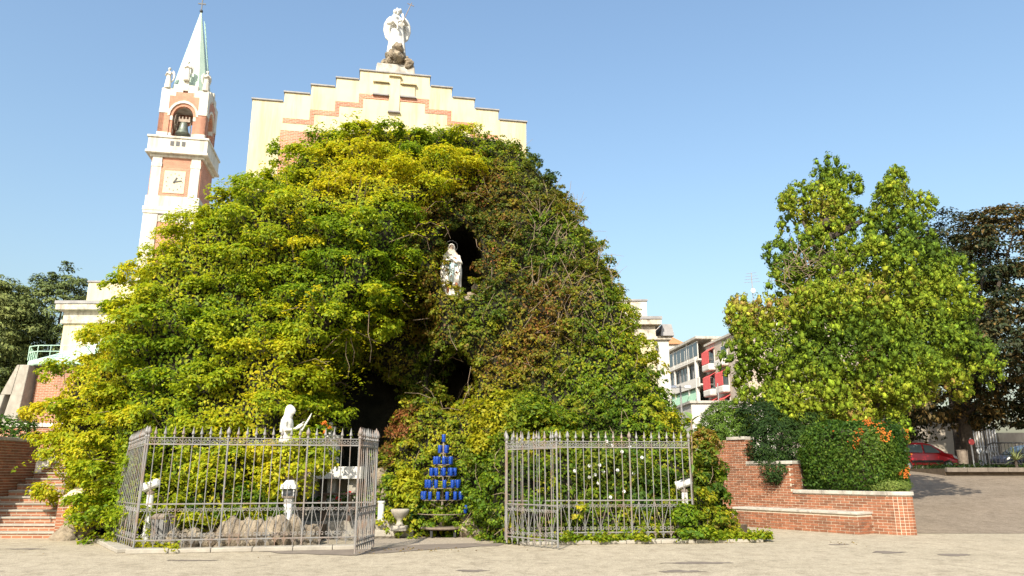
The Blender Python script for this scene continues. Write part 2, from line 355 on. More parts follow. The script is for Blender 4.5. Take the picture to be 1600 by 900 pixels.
def shrub(name, label, cat, base, E, ncl, per, cr, size, asp, cols, seed=0, group=None, mat=None, stem=True, flat=.7, up=.5, pscale=1.5, amp=.5, parts=None, vert=False, kinds='leaves', T=None, inner=True):
    t = thing(name, label, cat, base, group)
    C, O = ell_surface(E, ncl); C = C-O*cr*.55
    P, Nn, D, k = clumps(C, O, cr*np.exp(rng.normal(0, .25, ncl)), per, flat, up)
    ok = P[:, 2] > base[2]-.6 if not vert else P[:, 2] > -9
    P, Nn, D = P[ok], Nn[ok], D[ok]; size = np.full(len(P), float(size))
    if inner:
        ni = len(P)//5; Q, QO = ell_surface([(c, tuple(q*.72 for q in r)) for c, r in E], ni, .6)
        P = np.r_[P, Q]; Nn = np.r_[Nn, QO+rng.normal(0, .4, (ni, 3))]; D = np.r_[D, QO]; size = np.r_[size, np.full(ni, size[0]*1.35)]
    leafmesh(kinds, P, Nn, size, asp, pal(P, cols, pscale, seed, amp), mat or LEAF, t, T=D+np.array([0, 0, .5]) if T else None)
    if stem:
        mb = MB(); b = Vector(base)
        for c, r in E:
            for q in range(3):
                e = Vector(c)+Vector((random.uniform(-.5, .5)*r[0], random.uniform(-.5, .5)*r[1], random.uniform(-.2, .5)*r[2])); s = b+Vector((random.uniform(-.1, .1), random.uniform(-.1, .1), 0))
                mid = s.lerp(e, .5)+Vector((random.uniform(-.1, .1), random.uniform(-.1, .1), .1))*r[2]
                mb.tube([s, mid, e], [.03*max(1, r[2]), .02*max(1, r[2]), .008], 5)
        stuff(mb.build('stem', BARK, t))
    return t
# ================================================================== SETTING
struct(MB().add([(-900, -300, 0), (900, -300, 0), (900, 1500, 0), (-900, 1500, 0)], [(0, 1, 2, 3)]).build('ground', ASPH))
def blob(name, mat, pts, z, wob=.12, n=5):
    P = []
    for i, a in enumerate(pts):
        b = pts[(i+1) % len(pts)]
        for k in range(n):
            q = a.lerp(b, k/n); d = (b-a).length*wob/n
            P.append((q.x+random.uniform(-d, d)*1.5, q.y+random.uniform(-d, d), z))
    return struct(MB().add(P, [tuple(range(len(P)))]).build(name, mat))
blob('gravel_path', GRAVEL, [gr(572, 853), gr(700, 852), gr(798, 845), gr(800, 829), gr(690, 822), gr(560, 824)], .004, .2)
blob('tar_strip', TAR_KERB_SHADE, [gr(352, 859), gr(450, 866), gr(560, 868), gr(700, 858), gr(785, 852), gr(790, 849), gr(700, 850), gr(556, 857), gr(430, 855)], .008, .3)
for i, (u, v, a, b) in enumerate([(1388, 863, 30, 2.0), (1492, 867, 27, 2.2), (1312, 851, 20, 1.0), (1085, 880, 60, 2.2), (1064, 893, 44, 2.2), (735, 892, 30, 1.8), (40, 858, 34, 1.0), (300, 876, 44, 1.2)]):
    o = blob('asphalt_patch', TAR_KERB_SHADE, [gr(u+a*math.cos(k)*random.uniform(.7, 1.1), v+b*math.sin(k)*random.uniform(.3, 1.25)) for k in [-j*.45 for j in range(14)]], .004+.0004*i, .5, 3)
# ramp rising to the upper street, and the upper street level
RZ = 1.66
def rz(y): 
    t = min(1, max(0, (y-20.9)/19.5)); return RZ*t*t*(3-2*t)*.35+RZ*t*.65
mb = MB(); ys = [20.9+i*1.3 for i in range(16)]+[46, 60, 100, 200]; xs = [9.2, 10.8, 14, 20, 30, 45, 80]
def rx0(x, y): return x if x > 9.5 else (10.55 if y < 22.5 else 10.55+(y-22.5)*.3)
vv = [((x if j else 10.5+(y-20.9)*.22 if y < 42 else 15), y, rz(y)+.006) for y in ys for j, x in enumerate(xs)]
vv = [(max(x, vv[(i//7)*7][0]+(i % 7)*.01), y, z) for i, (x, y, z) in enumerate(vv)]
mb.add(vv, [(i*7+j, i*7+j+1, i*7+j+8, i*7+j+7) for i in range(len(ys)-1) for j in range(6)])
struct(mb.build('ramp', RAMPM, smooth=True))
# ------------------------------------------------------------------ bricks laid one by one
bb = MB().box(-.5, .5, 0, .5, -.5, .5).mesh('brick_piece')
class Bricks:
    """lays real bricks; the first 300 of a thing are parts, the rest one stuff part"""
    def __init__(s, root, limit=300, mat=None): s.r = root; s.n = 0; s.lim = limit; s.mb = MB(); s.mat = mat or BRICK
    def one(s, p, d, length, h, depth=.1):
        M = frame(p.x, p.y, p.z, d.x, d.y) @ Matrix.Diagonal((length, depth*2, h, 1))
        if s.n < s.lim: put('brick', bb, s.mat, s.r, M)
        else: s.mb.add([M @ Vector(v.co) for v in bb.vertices], [tuple(f.vertices) for f in bb.polygons])
        s.n += 1
    def face(s, a, b, z0, z1, bl=.246, bh=.059, mt=.016, top=None):
        a = Vector((a[0], a[1], 0)); b = Vector((b[0], b[1], 0)); d = (b-a).normalized(); L = (b-a).length
        out = Vector((d.y, -d.x, 0)); rows = int((z1-z0)/(bh+mt)+.3)
        for r in range(rows):
            z = z0+(r+.5)*(bh+mt); x = -(bl+mt)*.5*(r % 2)
            while x < L-.02:
                x0 = max(0, x); x1 = min(L, x+bl); x += bl+mt
                if x1-x0 < .04 or (top and z+bh/2 > top((x0+x1)/2)): continue
                c = a+d*((x0+x1)/2)+out*(.008+random.uniform(0, .005)); c.z = z
                s.one(c, d, x1-x0, bh)
    def done(s):
        if s.mb.v: stuff(s.mb.build('brick', s.mat, s.r))
# ------------------------------------------------------------------ right planter wall with bench
W1 = Vector((10.05, 20.5, 0)); TW = Vector((-.57, .82, 0)).normalized(); IW = Vector((.82, .57, 0)).normalized()
def wp(s, i=0): return W1+TW*s+IW*i
pw = thing('planter_wall', 'stepped red brick retaining wall with pale stone coping below the conifer', 'wall', wp(2.5))
m = MB()
for s0, s1, zt in ((0, 2.85, 1.0), (2.85, 4.5, 1.84), (4.5, 5.19, 2.62)):
    m.wall(wp(s1), wp(s0), .42, 0, zt)
m.wall(wp(5.19)+Vector((-1.9, 2.6, 0)), wp(5.19), .4, 0, 2.62)
RC, RR = wp(0, .42), .42
arc = [RC-IW*RR*math.cos(a)-TW*RR*math.sin(a) for a in [i*math.pi/2/6 for i in range(7)]]
m.plan([(p.x, p.y) for p in arc]+[tuple((RC+Vector((.3, .5, 0)))[:2]), tuple(RC[:2])], 0, 1.0)
endd = Vector((.30, .954, 0)); m.wall(arc[-1], arc[-1]+endd*6, .35, 0, 1.0)
m.build('mortar_core', MORTAR, pw)
B = Bricks(pw)
B.face(wp(5.19), wp(0), .525, 2.64, top=lambda s: 2.62 if s < .69 else 1.85 if s < 2.34 else 1.01)
B.face(wp(.62), wp(0), 0, .53); B.face(wp(5.19), wp(4.6), 0, .53)
B.face(wp(5.19)+Vector((-1.9, 2.6, 0)), wp(5.19), 0, 2.62)
for i in range(6):
    a, b = arc[i], arc[i+1]; d = (b-a).normalized(); out = Vector((d.y, -d.x, 0))
    for r in range(13):
        c = (a+b)/2+out*.008; c.z = (r+.5)*.075; B.one(c, d, .098, .062)
B.face(wp(2.85), wp(2.85, .4), 1.1, 1.84); B.face(wp(4.5), wp(4.5, .4), 1.94, 2.62)
B.done()
def coping(root, a, b, w, z, h=.1, back=.05, name='coping_stone', mat=STONE, piece=1.0):
    a = Vector((a[0], a[1], 0)); b = Vector((b[0], b[1], 0)); d = (b-a).normalized(); L = (b-a).length; out = Vector((d.y, -d.x, 0)); n = max(1, round(L/piece))
    for i in range(n):
        p, q = a+d*(L*i/n+.004), a+d*(L*(i+1)/n-.004)
        MB().wall(p+out*back, q+out*back, w, z, z+h).build(name, mat, root, bevel=.012)
coping(pw, wp(2.9), wp(.02), .5, 1.0, .1); coping(pw, wp(4.52), wp(2.82), .5, 1.84, .1); coping(pw, wp(5.22), wp(4.49), .5, 2.62, .1)
m = MB(); ca = [RC-(IW*math.cos(a)+TW*math.sin(a))*(RR+.05) for a in [i*math.pi/2/8 for i in range(9)]]
m.plan([(p.x, p.y) for p in ca]+[tuple((RC+Vector((.35, .6, 0)))[:2]), tuple((RC+TW*.02+IW*.03)[:2])], 1.001, 1.1).build('coping_stone', STONE, pw, bevel=.012)
sb = thing('brick_bench', 'low brick bench with a thin stone seat along the planter wall', 'bench', wp(2.5, -.35))
MB().wall(wp(4.07+.5, -.698), wp(.522, -.698), .695, 0, .50).build('mortar_core', MORTAR, sb)
B = Bricks(sb); B.face(wp(4.57, -.7), wp(.52, -.7), 0, .5); B.face(wp(.52, -.69), wp(.52, -.02), 0, .5); B.done()
coping(sb, wp(4.6, -.7), wp(.49, -.7), .76, .502, .065, .045, 'seat_slab', STONE, 1.4)
# small steps between the grotto and the planter wall
st = thing('side_steps', 'narrow brick steps squeezed between the planter wall and the ivy', 'steps', wp(5.2, -.6))
for i in range(7):
    a, b = wp(4.75+i*.3, -1.7), wp(4.75+i*.3, -.02)
    MB().wall(b, a, -.3, 0, .15*(i+1)-.03).build('riser', BRICKF, st); MB().wall(b-TW*.03, a-TW*.03, -.34, .15*(i+1)-.028, .15*(i+1)+.012).build('tread', STONE, st, bevel=.008)
# planter soil
MB().plan([tuple(wp(2.8, .1)[:2]), tuple(wp(.1, .3)[:2]), (10.6, 21.3), (13.4, 30), (7, 31), tuple(wp(4.6, .2)[:2])], .6, .93).build('planter_soil', SOIL, kind='structure')
MB().plan([tuple(wp(5.1, .35)[:2]), tuple(wp(2.9, .35)[:2]), (10.8, 24.5), (14, 33), (4, 33), (5.4, 27.6)], .5, 1.7).build('upper_soil', SOIL, kind='structure')
# ------------------------------------------------------------------ left stairs, flank wall, terrace
ls = thing('stone_staircase', 'brick staircase with pale stone treads climbing past the vine at left', 'staircase', (-12.8, 19.35, 0))
for i in range(14):
    y0 = 19.35+.33*i; z = .16*(i+1)
    MB().box(-14, -11.35, y0, y0+.33, 0, z-.045).build('riser', BRICKF, ls)
    MB().box(-14, -11.33, y0-.03, y0+.325, z-.044, z).build('tread', CONC, ls, bevel=.008)
ck = thing('stair_cheek_wall', 'short sloping brick cheek wall at the right edge of the left staircase', 'wall', (-11.1, 19.3, 0))
m = MB(); poly = [(19.2, 0), (25, 0), (25, 3.4), (19.2, .95)]
m.add([(-11.32, y, z) for y, z in poly]+[(-10.95, y, z) for y, z in poly], [(0, 3, 2, 1), (4, 5, 6, 7), (0, 1, 5, 4), (1, 2, 6, 5), (2, 3, 7, 6), (3, 0, 4, 7)]).build('mortar_core', MORTAR, ck)
B = Bricks(ck); B.face((-11.32, 19.2), (-10.95, 19.2), 0, .95); B.face((-11.32, 22), (-11.32, 19.2), 0, 2.1, top=lambda s: .93+(2.8-s)*.42); B.face((-10.95, 19.2), (-10.95, 20.2), 0, 1.3, top=lambda s: .93+s*.42); B.done()
lw = thing('stair_flank_wall', 'dark red brick garden wall with stone coping along the left staircase', 'wall', (-14.2, 21, 0))
MB().box(-14.4, -14.01, 17, 22.35, 0, 2.46).build('mortar_core', MORTAR, lw)
B = Bricks(lw); B.face((-14.01, 19.6), (-14.01, 22.35), .5, 2.46); B.face((-14.01, 17), (-14.01, 19.6), 0, 2.46); B.face((-14.4, 17), (-14.01, 17), 0, 2.46); B.done()
coping(lw, (-14.01, 17), (-14.01, 22.4), .46, 2.462, .09, .04)
tw = thing('terrace_wall', 'sunlit brick terrace wall with white coping above the left staircase', 'wall', (-20, 26.2, 0))
MB().box(-34, -13, 26, 26.5, 0, 3.12).build('wall', BRICKF, tw); coping(tw, (-34, 26), (-13, 26), .6, 3.122, .13, .06, piece=1.6, mat=WHITE)
MB().box(-15.6, -13, 24, 26.4, 0, 2.2).build('landing', STONE, tw)
struct(MB().box(-60, -13, 26.5, 80, .01, 3.05).build('terrace', CONC))
# ------------------------------------------------------------------ church
DX, DY = .983, .181
FL = at(395, 155, 36); CW = 14.95
Mf = frame(FL.x, 36, 0, DX, DY)
ch = thing('church', 'pale church with stepped gable facade, brick bands and a raised cross', 'church', (FL.x+7, 38, 0))
zt = [21.0, 21.57, 22.14, 22.71, 23.3]; xs_ = [0, 1.62, 3.0, 4.3, 5.55]
def gable(x0, ins, dz):
    p = [(x0, 0), (CW-x0, 0)]
    for i in range(5): p += [(CW-max(x0, xs_[i]+ins), zt[i]+dz), (CW-(xs_[i+1]+ins), zt[i]+dz)] if i < 4 else [(CW-(xs_[4]+ins), zt[4]+dz)]
    q = [(xs_[4]+ins, zt[4]+dz)]
    for i in range(3, -1, -1): q += [(xs_[i+1]+ins, zt[i]+dz), (max(x0, xs_[i]+ins) if i else x0, zt[i]+dz)]
    return p+q
MB(Mf).prism(gable(0, 0, 0), 0, 1.0).build('facade', CREAM, ch)
MB(Mf).box(.3, CW-.3, 1.0, 32, 0, 20.4).build('nave', CREAM, ch)
for i in range(5):      # lead caps on each step
    for s in (0, 1):
        x0 = xs_[i]; x1 = xs_[i+1] if i < 4 else CW/2
        a, b = (x0-.06, x1-.065 if i < 4 else x1) if not s else (CW-x1+(.065 if i < 4 else 0), CW-x0+.06)
        MB(Mf).box(a, b, -.08, 1.06, zt[i]+.003, zt[i]+.075).build('coping', GREYCAP, ch)
# stepped brick band, laid as straight pieces
bz = [20.05, 20.68, 21.31, 21.9]; bx = [1.62, 3.0, 4.3, 5.55]; cx = CW/2
def piece(x0, x1, z0, z1, mat, name, y0=-.03, y1=.02): return MB(Mf).box(x0, x1, y0, y1, z0, z1).build(name, mat, ch)
bw = .26
for s in (0, 1):
    f = (lambda x: x) if not s else (lambda x: CW-x)
    for i in range(4):
        x0, x1 = bx[i], (bx[i+1] if i < 3 else cx-.32)
        a, b = sorted((f(x0), f(x1))); piece(a, b, bz[i]-bw, bz[i], BRICKT, 'brick_band')
        if i < 3:
            a, b = sorted((f(x1-.001), f(x1+.22))); piece(a, b, bz[i]-bw, bz[i+1]-bw-.001, BRICKT, 'brick_band')
piece(1.55, 13.4, 8, 19.35, BRICKT, 'brick_panel', -.025)
# cross and the framed recesses round it
MB(Mf).box(cx-.29, cx+.29, -.09, .01, 20.98, 23.05).build('cross_upright', CREAM, ch)
MB(Mf).box(cx-1.12, cx+1.12, -.082, .01, 21.98, 22.58).build('cross_beam', CREAM, ch)
for a, b, z0, z1 in ((cx-1.2, cx-.32, 22.63, 22.72), (cx+.32, cx+1.2, 22.63, 22.72), (cx-.34, cx+.34, 23.06, 23.14)):
    MB(Mf).box(a, b, -.22, .01, z0, z1).build('cross_ledge', CREAM, ch)
for a, b, z in ((cx-1.2, cx-.32, 21.85), (cx+.32, cx+1.2, 21.85), (cx-.34, cx+.34, 20.88)):
    MB(Mf).box(a, b, -.18, .01, z, z+.09).build('cross_ledge', GREYCAP, ch)
# side wings
def wing(x0, x1, y0, z_c, z_t, nm, cornh=1.0):
    a = MB(); a.box(x0, x1, y0, y0+14, 0, z_c-cornh); a.build('wing_wall', CREAM, ch)
    MB().box(x0-.12, x1+.12, y0-.12, y0+14, z_c-cornh, z_c-cornh+.18).build('cornice', CORN, ch)
    MB().box(x0-.05, x1+.05, y0-.05, y0+14, z_c-cornh+.18, z_c-.3).build('frieze', CORN, ch)
    MB().box(x0-.35, x1+.35, y0-.35, y0+14, z_c-.3, z_c).build('cornice', CORN, ch)
    MB().box(x0-.4, x1+.4, y0-.4, y0+14, z_c+.002, z_c+.16).build('lead_cap', GREYCAP, ch)
p = at(105, 470, 38); wing(p.x, p.x+9, 38, 10.15, 11, 'l')
p = at(139, 440, 40); MB().box(p.x, p.x+8, 40, 50, 10, 11.9).build('attic', CREAM, ch); MB().box(p.x-.06, p.x+8, 39.94, 50, 11.902, 11.99).build('coping', GREYCAP, ch)
p = at(1022, 500, 42); wing(p.x-5, p.x, 42, 10.15, 11, 'r', 1.15)
MB().box(p.x, p.x+.9, 42.6, 50, 0, 9.1).build('wing_wall', WHITE, ch); MB().box(p.x-.1, p.x+1.05, 42.45, 50, 9.102, 9.3).build('cornice', CORN, ch); MB().box(p.x+.42, p.x+1.2, 42.3, 50, 9.302, 10.0, .12).build('lead_cap', GREYCAP, ch)
p = at(1010, 472, 44); MB().box(p.x-5, p.x, 44, 52, 9.5, 11.75).build('attic', WHITE, ch); MB().box(p.x-5, p.x+.07, 43.93, 52, 11.752, 11.85).build('coping', GREYCAP, ch)
p = at(975, 455, 46); MB().box(p.x-5, p.x, 46, 52, 9.5, 13.0).build('attic', WHITE, ch); MB().box(p.x-5, p.x+.07, 45.93, 52, 13.002, 13.1).build('coping', GREYCAP, ch)
# ------------------------------------------------------------------ apse chapel at left
ap = thing('brick_chapel', 'low brick chapel with green copper roof and slanted concrete buttress at left', 'chapel', (-24, 34, 3.05))
YA = 33.5; a0 = at(28, 640, YA); a1 = at(48, 640, YA)
z_c = 6.3; xl = at(42, 600, YA).x
MB().plan([(xl, YA+.4), (xl+.5, YA), (xl+12, YA), (xl+12, YA+8), (xl-1.2, YA+8), (xl-1.2, YA+2.6)], 3.05, z_c).build('wall', BRICKF, ap)
MB().plan([(xl-.25, YA+.2), (xl+.4, YA-.3), (xl+12.1, YA-.3), (xl+12.1, YA+8.2), (xl-1.5, YA+8.2), (xl-1.5, YA+2.4)], z_c+.002, z_c+.28).build('gutter', COPPER, ap, bevel=.08)
m = MB(); b_ = [(xl-.15, YA+.25, z_c+.282), (xl+.45, YA-.2, z_c+.282), (xl+12, YA-.2, z_c+.282), (xl+12, YA+8, z_c+.282), (xl-1.3, YA+8, z_c+.282), (xl-1.3, YA+2.5, z_c+.282)]
t_ = [(xl+4, YA+2.6, z_c+2.2), (xl+4.2, YA+2.5, z_c+2.2), (xl+12, YA+2.4, z_c+2.3), (xl+12, YA+6, z_c+2.3), (xl+4, YA+6, z_c+2.2), (xl+3.9, YA+4, z_c+2.2)]
m.add(b_+t_, [(5, 4, 3, 2, 1, 0), (6, 7, 8, 9, 10, 11)]+[(i, (i+1) % 6, (i+1) % 6+6, i+6) for i in range(6)]).build('roof', COPPER, ap)
rail_pts = [Vector((xl-1.3, YA+2.3, 0)), Vector((xl-.2, YA+.1, 0)), Vector((xl+.42, YA-.25, 0)), Vector((xl+5, YA-.25, 0))]
for h in (.35, .62):
    MB().tube([p+Vector((0, 0, z_c+.28+h)) for p in rail_pts], .022, 5).build('rail', COPPER, ap)
for a, b in zip(rail_pts[:-1], rail_pts[1:]):
    n = max(1, int((b-a).length/.55))
    for i in range(n):
        q = a.lerp(b, i/n); MB().tube([q+Vector((0, 0, z_c+.27)), q+Vector((0, 0, z_c+.9))], .02, 5).build('baluster', COPPER, ap)
m = MB(); xb = xl-.25         # concrete buttress, wide at the foot, with a slot through it
for dy in (0, .5):
    m.prism([(xb-.95, 3.05), (xb-.62, 3.05), (xb-.2, 4.85), (xb-.4, 4.85)], YA-.35, YA+.2)
m = MB()
m.prism([(xb-1.0, 3.05), (xb-.68, 3.05), (xb-.33, 4.95), (xb-.55, 4.95)], YA-.5, YA+.25)
m.prism([(xb-.45, 3.05), (xb+.3, 3.05), (xb+.52, 6.29), (xb+.05, 6.29), (xb-.1, 5.0)], YA-.45, YA+.35)
m.prism([(xb-.56, 4.951), (xb-.08, 4.951), (xb+.1, 6.28), (xb-.02, 6.28)], YA-.48, YA+.3)
m.build('buttress', CONC, ap, bevel=.03)
# ------------------------------------------------------------------ bell tower
tf = Vector((-29.3, 60, 0)); Mt = frame(tf.x, tf.y, 0, DX, DY) @ Matrix.Diagonal((.86, .86, 1, 1))
bt = thing('bell_tower', 'brick and white stone bell tower with pale green spire, clock and bell', 'bell tower', tf)
H = 2.55
def tb(x0, x1, y0, y1, z0, z1, mat, name, bev=0): return MB(Mt).box(x0, x1, y0, y1, z0, z1).build(name, mat, bt, bevel=bev)
tb(-H+.15, H-.15, .15, 2*H-.15, 0, 28.3, BRICKT, 'shaft')
for x in (-1, 1):
    for y in (0, 1):
        a, b = sorted((x*H, x*(H-1.35))); c, d = (0, 1.35) if not y else (2*H-1.35, 2*H)
        tb(a, b, c, d, 0, 23.35, WHITE, 'corner_pier')
        a, b = sorted((x*(H-.25), x*(H-1.15))); c, d = (.02, .92) if not y else (2*H-.95, 2*H-.05)
        tb(a, b, c, d, 24.3, 28.3, WHITE, 'corner_pier')
        a, b = sorted((x*(H-.2), x*(H-1.2))); c, d = (-.02, .96) if not y else (2*H-1, 2*H)
        tb(a, b, c, d, 27.4, 27.75, WHITE, 'capital')
tb(-H-.12, H+.12, -.12, 2*H+.12, 23.352, 23.7, WHITE, 'string_course', .04); tb(-H+.02, H-.02, -.02, 2*H-.02, 23.702, 24.7, WHITE, 'band'); tb(-H-.06, H+.06, -.08, 2*H+.06, 23.1, 23.35, WHITE, 'moulding')
for x in (-.75, 0, .75): tb(x-.28, x+.28, .1, .2, 22.55, 22.95, WHITE, 'vent')
tb(-1.2, 1.2, .08, .3, 22.4, 23.09, WHITE, 'vent_panel')
tb(-1.38, 1.38, .04, .3, 24.72, 27.3, BRICKT, 'clock_surround')
ck_ = tb(-1.0, 1.0, -.02, .2, 25.0, 27.05, GOLDF, 'clock_face')
for k in range(12):
    a = k*math.pi/6; MB(Mt).box(.76*math.sin(a)-.035, .76*math.sin(a)+.035, -.035, 0, 26.02+.76*math.cos(a)-.06, 26.02+.76*math.cos(a)+.06).build('hour_mark', DARKIRON, ck_)
for L, a, ww in ((.72, 78, .05), (.48, 28, .07)):
    a = math.radians(a); m = MB(Mt @ Matrix.Translation((0, -.05, 26.02)) @ Matrix.Rotation(a, 4, 'Y')); m.box(-ww, ww, -.015, .015, -.12, L); m.build('clock_hand', DARKIRON, ck_)
tb(-H-.05, H+.05, -.05, 2*H+.05, 28.302, 28.55, WHITE, 'cornice', .03); tb(-H-.45, H+.45, -.45, 2*H+.45, 28.552, 28.8, WHITE, 'cornice', .05)
tb(-H-.3, H+.3, -.3, 2*H+.3, 28.802, 30.0, WHITE, 'parapet'); tb(-H-.42, H+.42, -.42, 2*H+.42, 30.002, 30.2, WHITE, 'parapet_cap', .03)
for x in (-.55, 0, .55): tb(x-.17, x+.17, -.34, -.29, 29.3, 29.72, DARKIRON, 'parapet_slot')
# belfry: four sides, each with an arch
hb = 2.3
def side(Ms):
    def pc(poly, y0, y1, mat, name, bev=0): return MB(Ms).prism(poly, y0, y1).build(name, mat, bt, bevel=bev)
    aw, zs, n = 1.0, 32.3, 10
    for s in (-1, 1):
        a, b = sorted((s*hb, s*(aw+.28))); c, d = sorted((s*(aw+.28), s*aw))
        pc([(a, 30.202), (b, 30.202), (b, 30.75), (a, 30.75)], -.05, .5, WHITE, 'pier_base'); pc([(a, 30.751), (b, 30.751), (b, 32.6), (a, 32.6)], 0, .5, BRICKT, 'pier')
        pc([(c, 30.202), (d, 30.202), (d, 30.75), (c, 30.75)], .08, .5, WHITE, 'jamb_base'); pc([(c, 30.751), (d, 30.751), (d, zs-.3), (c, zs-.3)], .12, .5, BRICKT, 'jamb'); pc([(c, zs-.299), (d, zs-.299), (d, zs+.1), (c, zs+.1)], .06, .5, WHITE, 'impost')
        pc([(a, 32.601), (b, 32.601), (b, 33.0), (a, 33.0)], -.05, .5, WHITE, 'capital')
        a2, b2 = sorted((s*hb, s*(hb-.85))); pc([(a2, 33.001), (b2, 33.001), (b2, 35.0), (a2, 35.0)], -.02, .5, WHITE, 'corner_block')
    A = [i*math.pi/n for i in range(n+1)]
    def ringp(r0, r1, y0, y1, mat, name):
        pc([(r1*math.cos(t), zs+.1+r1*math.sin(t)) for t in A]+[(r0*math.cos(t), zs+.1+r0*math.sin(t)) for t in reversed(A)], y0, y1, mat, name)
    ringp(aw, aw+.28, .1, .5, BRICKT, 'arch_ring'); ringp(aw+.282, aw+.5, -.04, .45, WHITE, 'arch_moulding')
    r = aw+.502; sp = hb-.851
    pc([(r*math.cos(t), zs+.1+r*math.sin(t)) for t in A if abs(r*math.cos(t)) < sp][::-1]+[(sp, 34.3), (.9, 34.3), (.9, 34.7), (-.9, 34.7), (-.9, 34.3), (-sp, 34.3)], 0, .45, BRICKT, 'spandrel')
    # stepped crown
    pc([(-sp, 34.301), (-.901, 34.301), (-.901, 35.0), (-sp, 35.0)], -.02, .45, WHITE, 'crown_step'); pc([(.901, 34.301), (sp, 34.301), (sp, 35.0), (.901, 35.0)], -.02, .45, WHITE, 'crown_step')
    pc([(-1.2, 35.001), (-.25, 35.001), (-.25, 35.45), (-1.2, 35.45)], -.02, .45, WHITE, 'crown_step'); pc([(.25, 35.001), (1.2, 35.001), (1.2, 35.45), (.25, 35.45)], -.02, .45, WHITE, 'crown_step')
    pc([(-.9, 34.701), (-.25, 34.701), (-.25, 35.0), (-.9, 35.0)], -.02, .4, WHITE, 'crown_step'); pc([(.25, 34.701), (.9, 34.701), (.9, 35.0), (.25, 35.0)], -.02, .4, WHITE, 'crown_step')
    pc([(-.249, 34.9), (.249, 34.9), (.249, 35.8), (-.249, 35.8)], -.05, .4, WHITE, 'crown_step')
for k in range(4):
    side(Mt @ Matrix.Translation((0, H, 0)) @ Matrix.Rotation(k*math.pi/2, 4, 'Z') @ Matrix.Translation((0, -hb, 0)))
tb(-hb+.5, hb-.5, H-hb+.5, H+hb-.5, 34.2, 34.9, WHITE, 'ceiling')
# spire: octagonal-looking four-sided pyramid with chamfers
m = MB(Mt @ Matrix.Translation((0, H, 0))); r0 = 1.85; z0, z1 = 34.9, 44.2
P8 = [(r0, -r0*.62), (r0, r0*.62), (r0*.62, r0), (-r0*.62, r0), (-r0, r0*.62), (-r0, -r0*.62), (-r0*.62, -r0), (r0*.62, -r0)]
m.add([(x, y, z0) for x, y in P8]+[(x*.03, y*.03, z1) for x, y in P8], [tuple(range(7, -1, -1)), tuple(range(8, 16))]+[(i, (i+1) % 8, (i+1) % 8+8, i+8) for i in range(8)]).build('spire', SPIRE, bt)
m = MB(Mt @ Matrix.Translation((0, H, 0)))
m.ball((0, 0, 44.35), .18); m.box(-.05, .05, -.05, .05, 44.4, 45.7); m.box(-.4, .4, -.045, .045, 45.1, 45.21); m.build('spire_cross', DARKIRON, bt)
m = MB(Mt @ Matrix.Translation((0, H, 0)))
la, lb_ = Vector((1.75, -.25, 35.6)), Vector((.36, -.2, 43.2)); 
for dy in (0, .42): m.tube([la+Vector((.12, dy, 0)), lb_+Vector((.12, dy, 0))], .03, 5)
for i in range(16): q = la.lerp(lb_, (i+.5)/16)+Vector((.12, 0, 0)); m.tube([q, q+Vector((0, .42, 0))], .022, 4)
m.build('ladder', COPPER, bt)
# bell
bl = thing('church_bell', 'large weathered bronze bell with yoke and wheel in the belfry arch', 'bell', Mt @ Vector((0, 1.1, 30.3)))
bc = Mt @ Vector((0, 1.0, 30.9))
MB().lathe([(.62, 0), (.60, .08), (.45, .3), (.36, .7), (.33, 1.0), (.24, 1.15), (.05, 1.2)], bc, 18).build('bell_body', BRONZE, bl, smooth=True)
MB(Mt).box(-.6, .6, .85, 1.15, 32.1, 32.38).build('yoke', RUST, bl)
for x in (-.5, -.17, .17, .5): MB(Mt).box(x-.06, x+.06, .9, 1.1, 32.38, 32.62).build('yoke_strap', RUST, bl)
for x in (-.78, .78): MB(Mt).tube([(x, 1.0, 30.2), (x*.8, 1.0, 32.3)], .05, 6).build('bell_frame', RUST, bl)
m = MB(Mt); m.tube([(-.72, 1.0+.75*math.cos(a), 32.0+.75*math.sin(a)) for a in [i*math.pi/9 for i in range(19)]], .045, 6)
for i in range(4): a = i*math.pi/4; m.tube([(-.72, 1.0-.75*math.cos(a), 32-.75*math.sin(a)), (-.72, 1.0+.75*math.cos(a), 32+.75*math.sin(a))], .03, 5)
m.build('bell_wheel', RUST, bl)
# ================================================================== GROTTO
sil_l = [(80, 850), (62, 790), (48, 720), (62, 610), (110, 535), (160, 475), (200, 410), (255, 365), (330, 322), (400, 268), (490, 222), (560, 195), (640, 184)]
sil_r = [(1135, 850), (1118, 790), (1100, 720), (1062, 650), (1010, 560), (970, 460), (938, 390), (900, 312), (868, 262), (820, 228), (760, 205), (700, 186), (650, 183)]
yl_t = ([0, 3, 6, 10, 15], [20.2, 20.8, 22.3, 23.8, 25]); yr_t = ([0, 3, 6, 10, 15], [21.0, 21.8, 23, 24.5, 25]); yf_t = ([0, 3, 6.5, 10, 13, 15], [21.2, 21.3, 21.6, 22.4, 23.6, 24.8])
def side_tab(sil, tab, shrink):
    X, Z = [], []
    for u, v in sil:
        z = 5.
        for _ in range(12): p = at(u, v, float(np.interp(z, *tab))); z = p.z
        X.append(p.x+(float(np.interp(v, [180, 260, 320, 400, 480, 850], [-.3, -1.0, -.6, -.3, -.2, -.2])) if shrink < 0 else float(np.interp(v, [180, 250, 320, 400, 475, 600, 700, 850], [1.0, 1.9, 2.4, 2.2, 1.8, 1.0, .85, 1.3])))); Z.append(p.z)
    return np.array(Z), np.array(X)
ZL, XL = side_tab(sil_l, yl_t, 1.25); ZR, XR = side_tab(sil_r, yr_t, -.3)
ZTOP = min(ZL[-1], ZR[-1])-1.15
CANV = [150, 190, 230, 280, 310, 340, 400, 440, 470, 500, 520, 560, 600, 650, 680, 720, 760, 900]
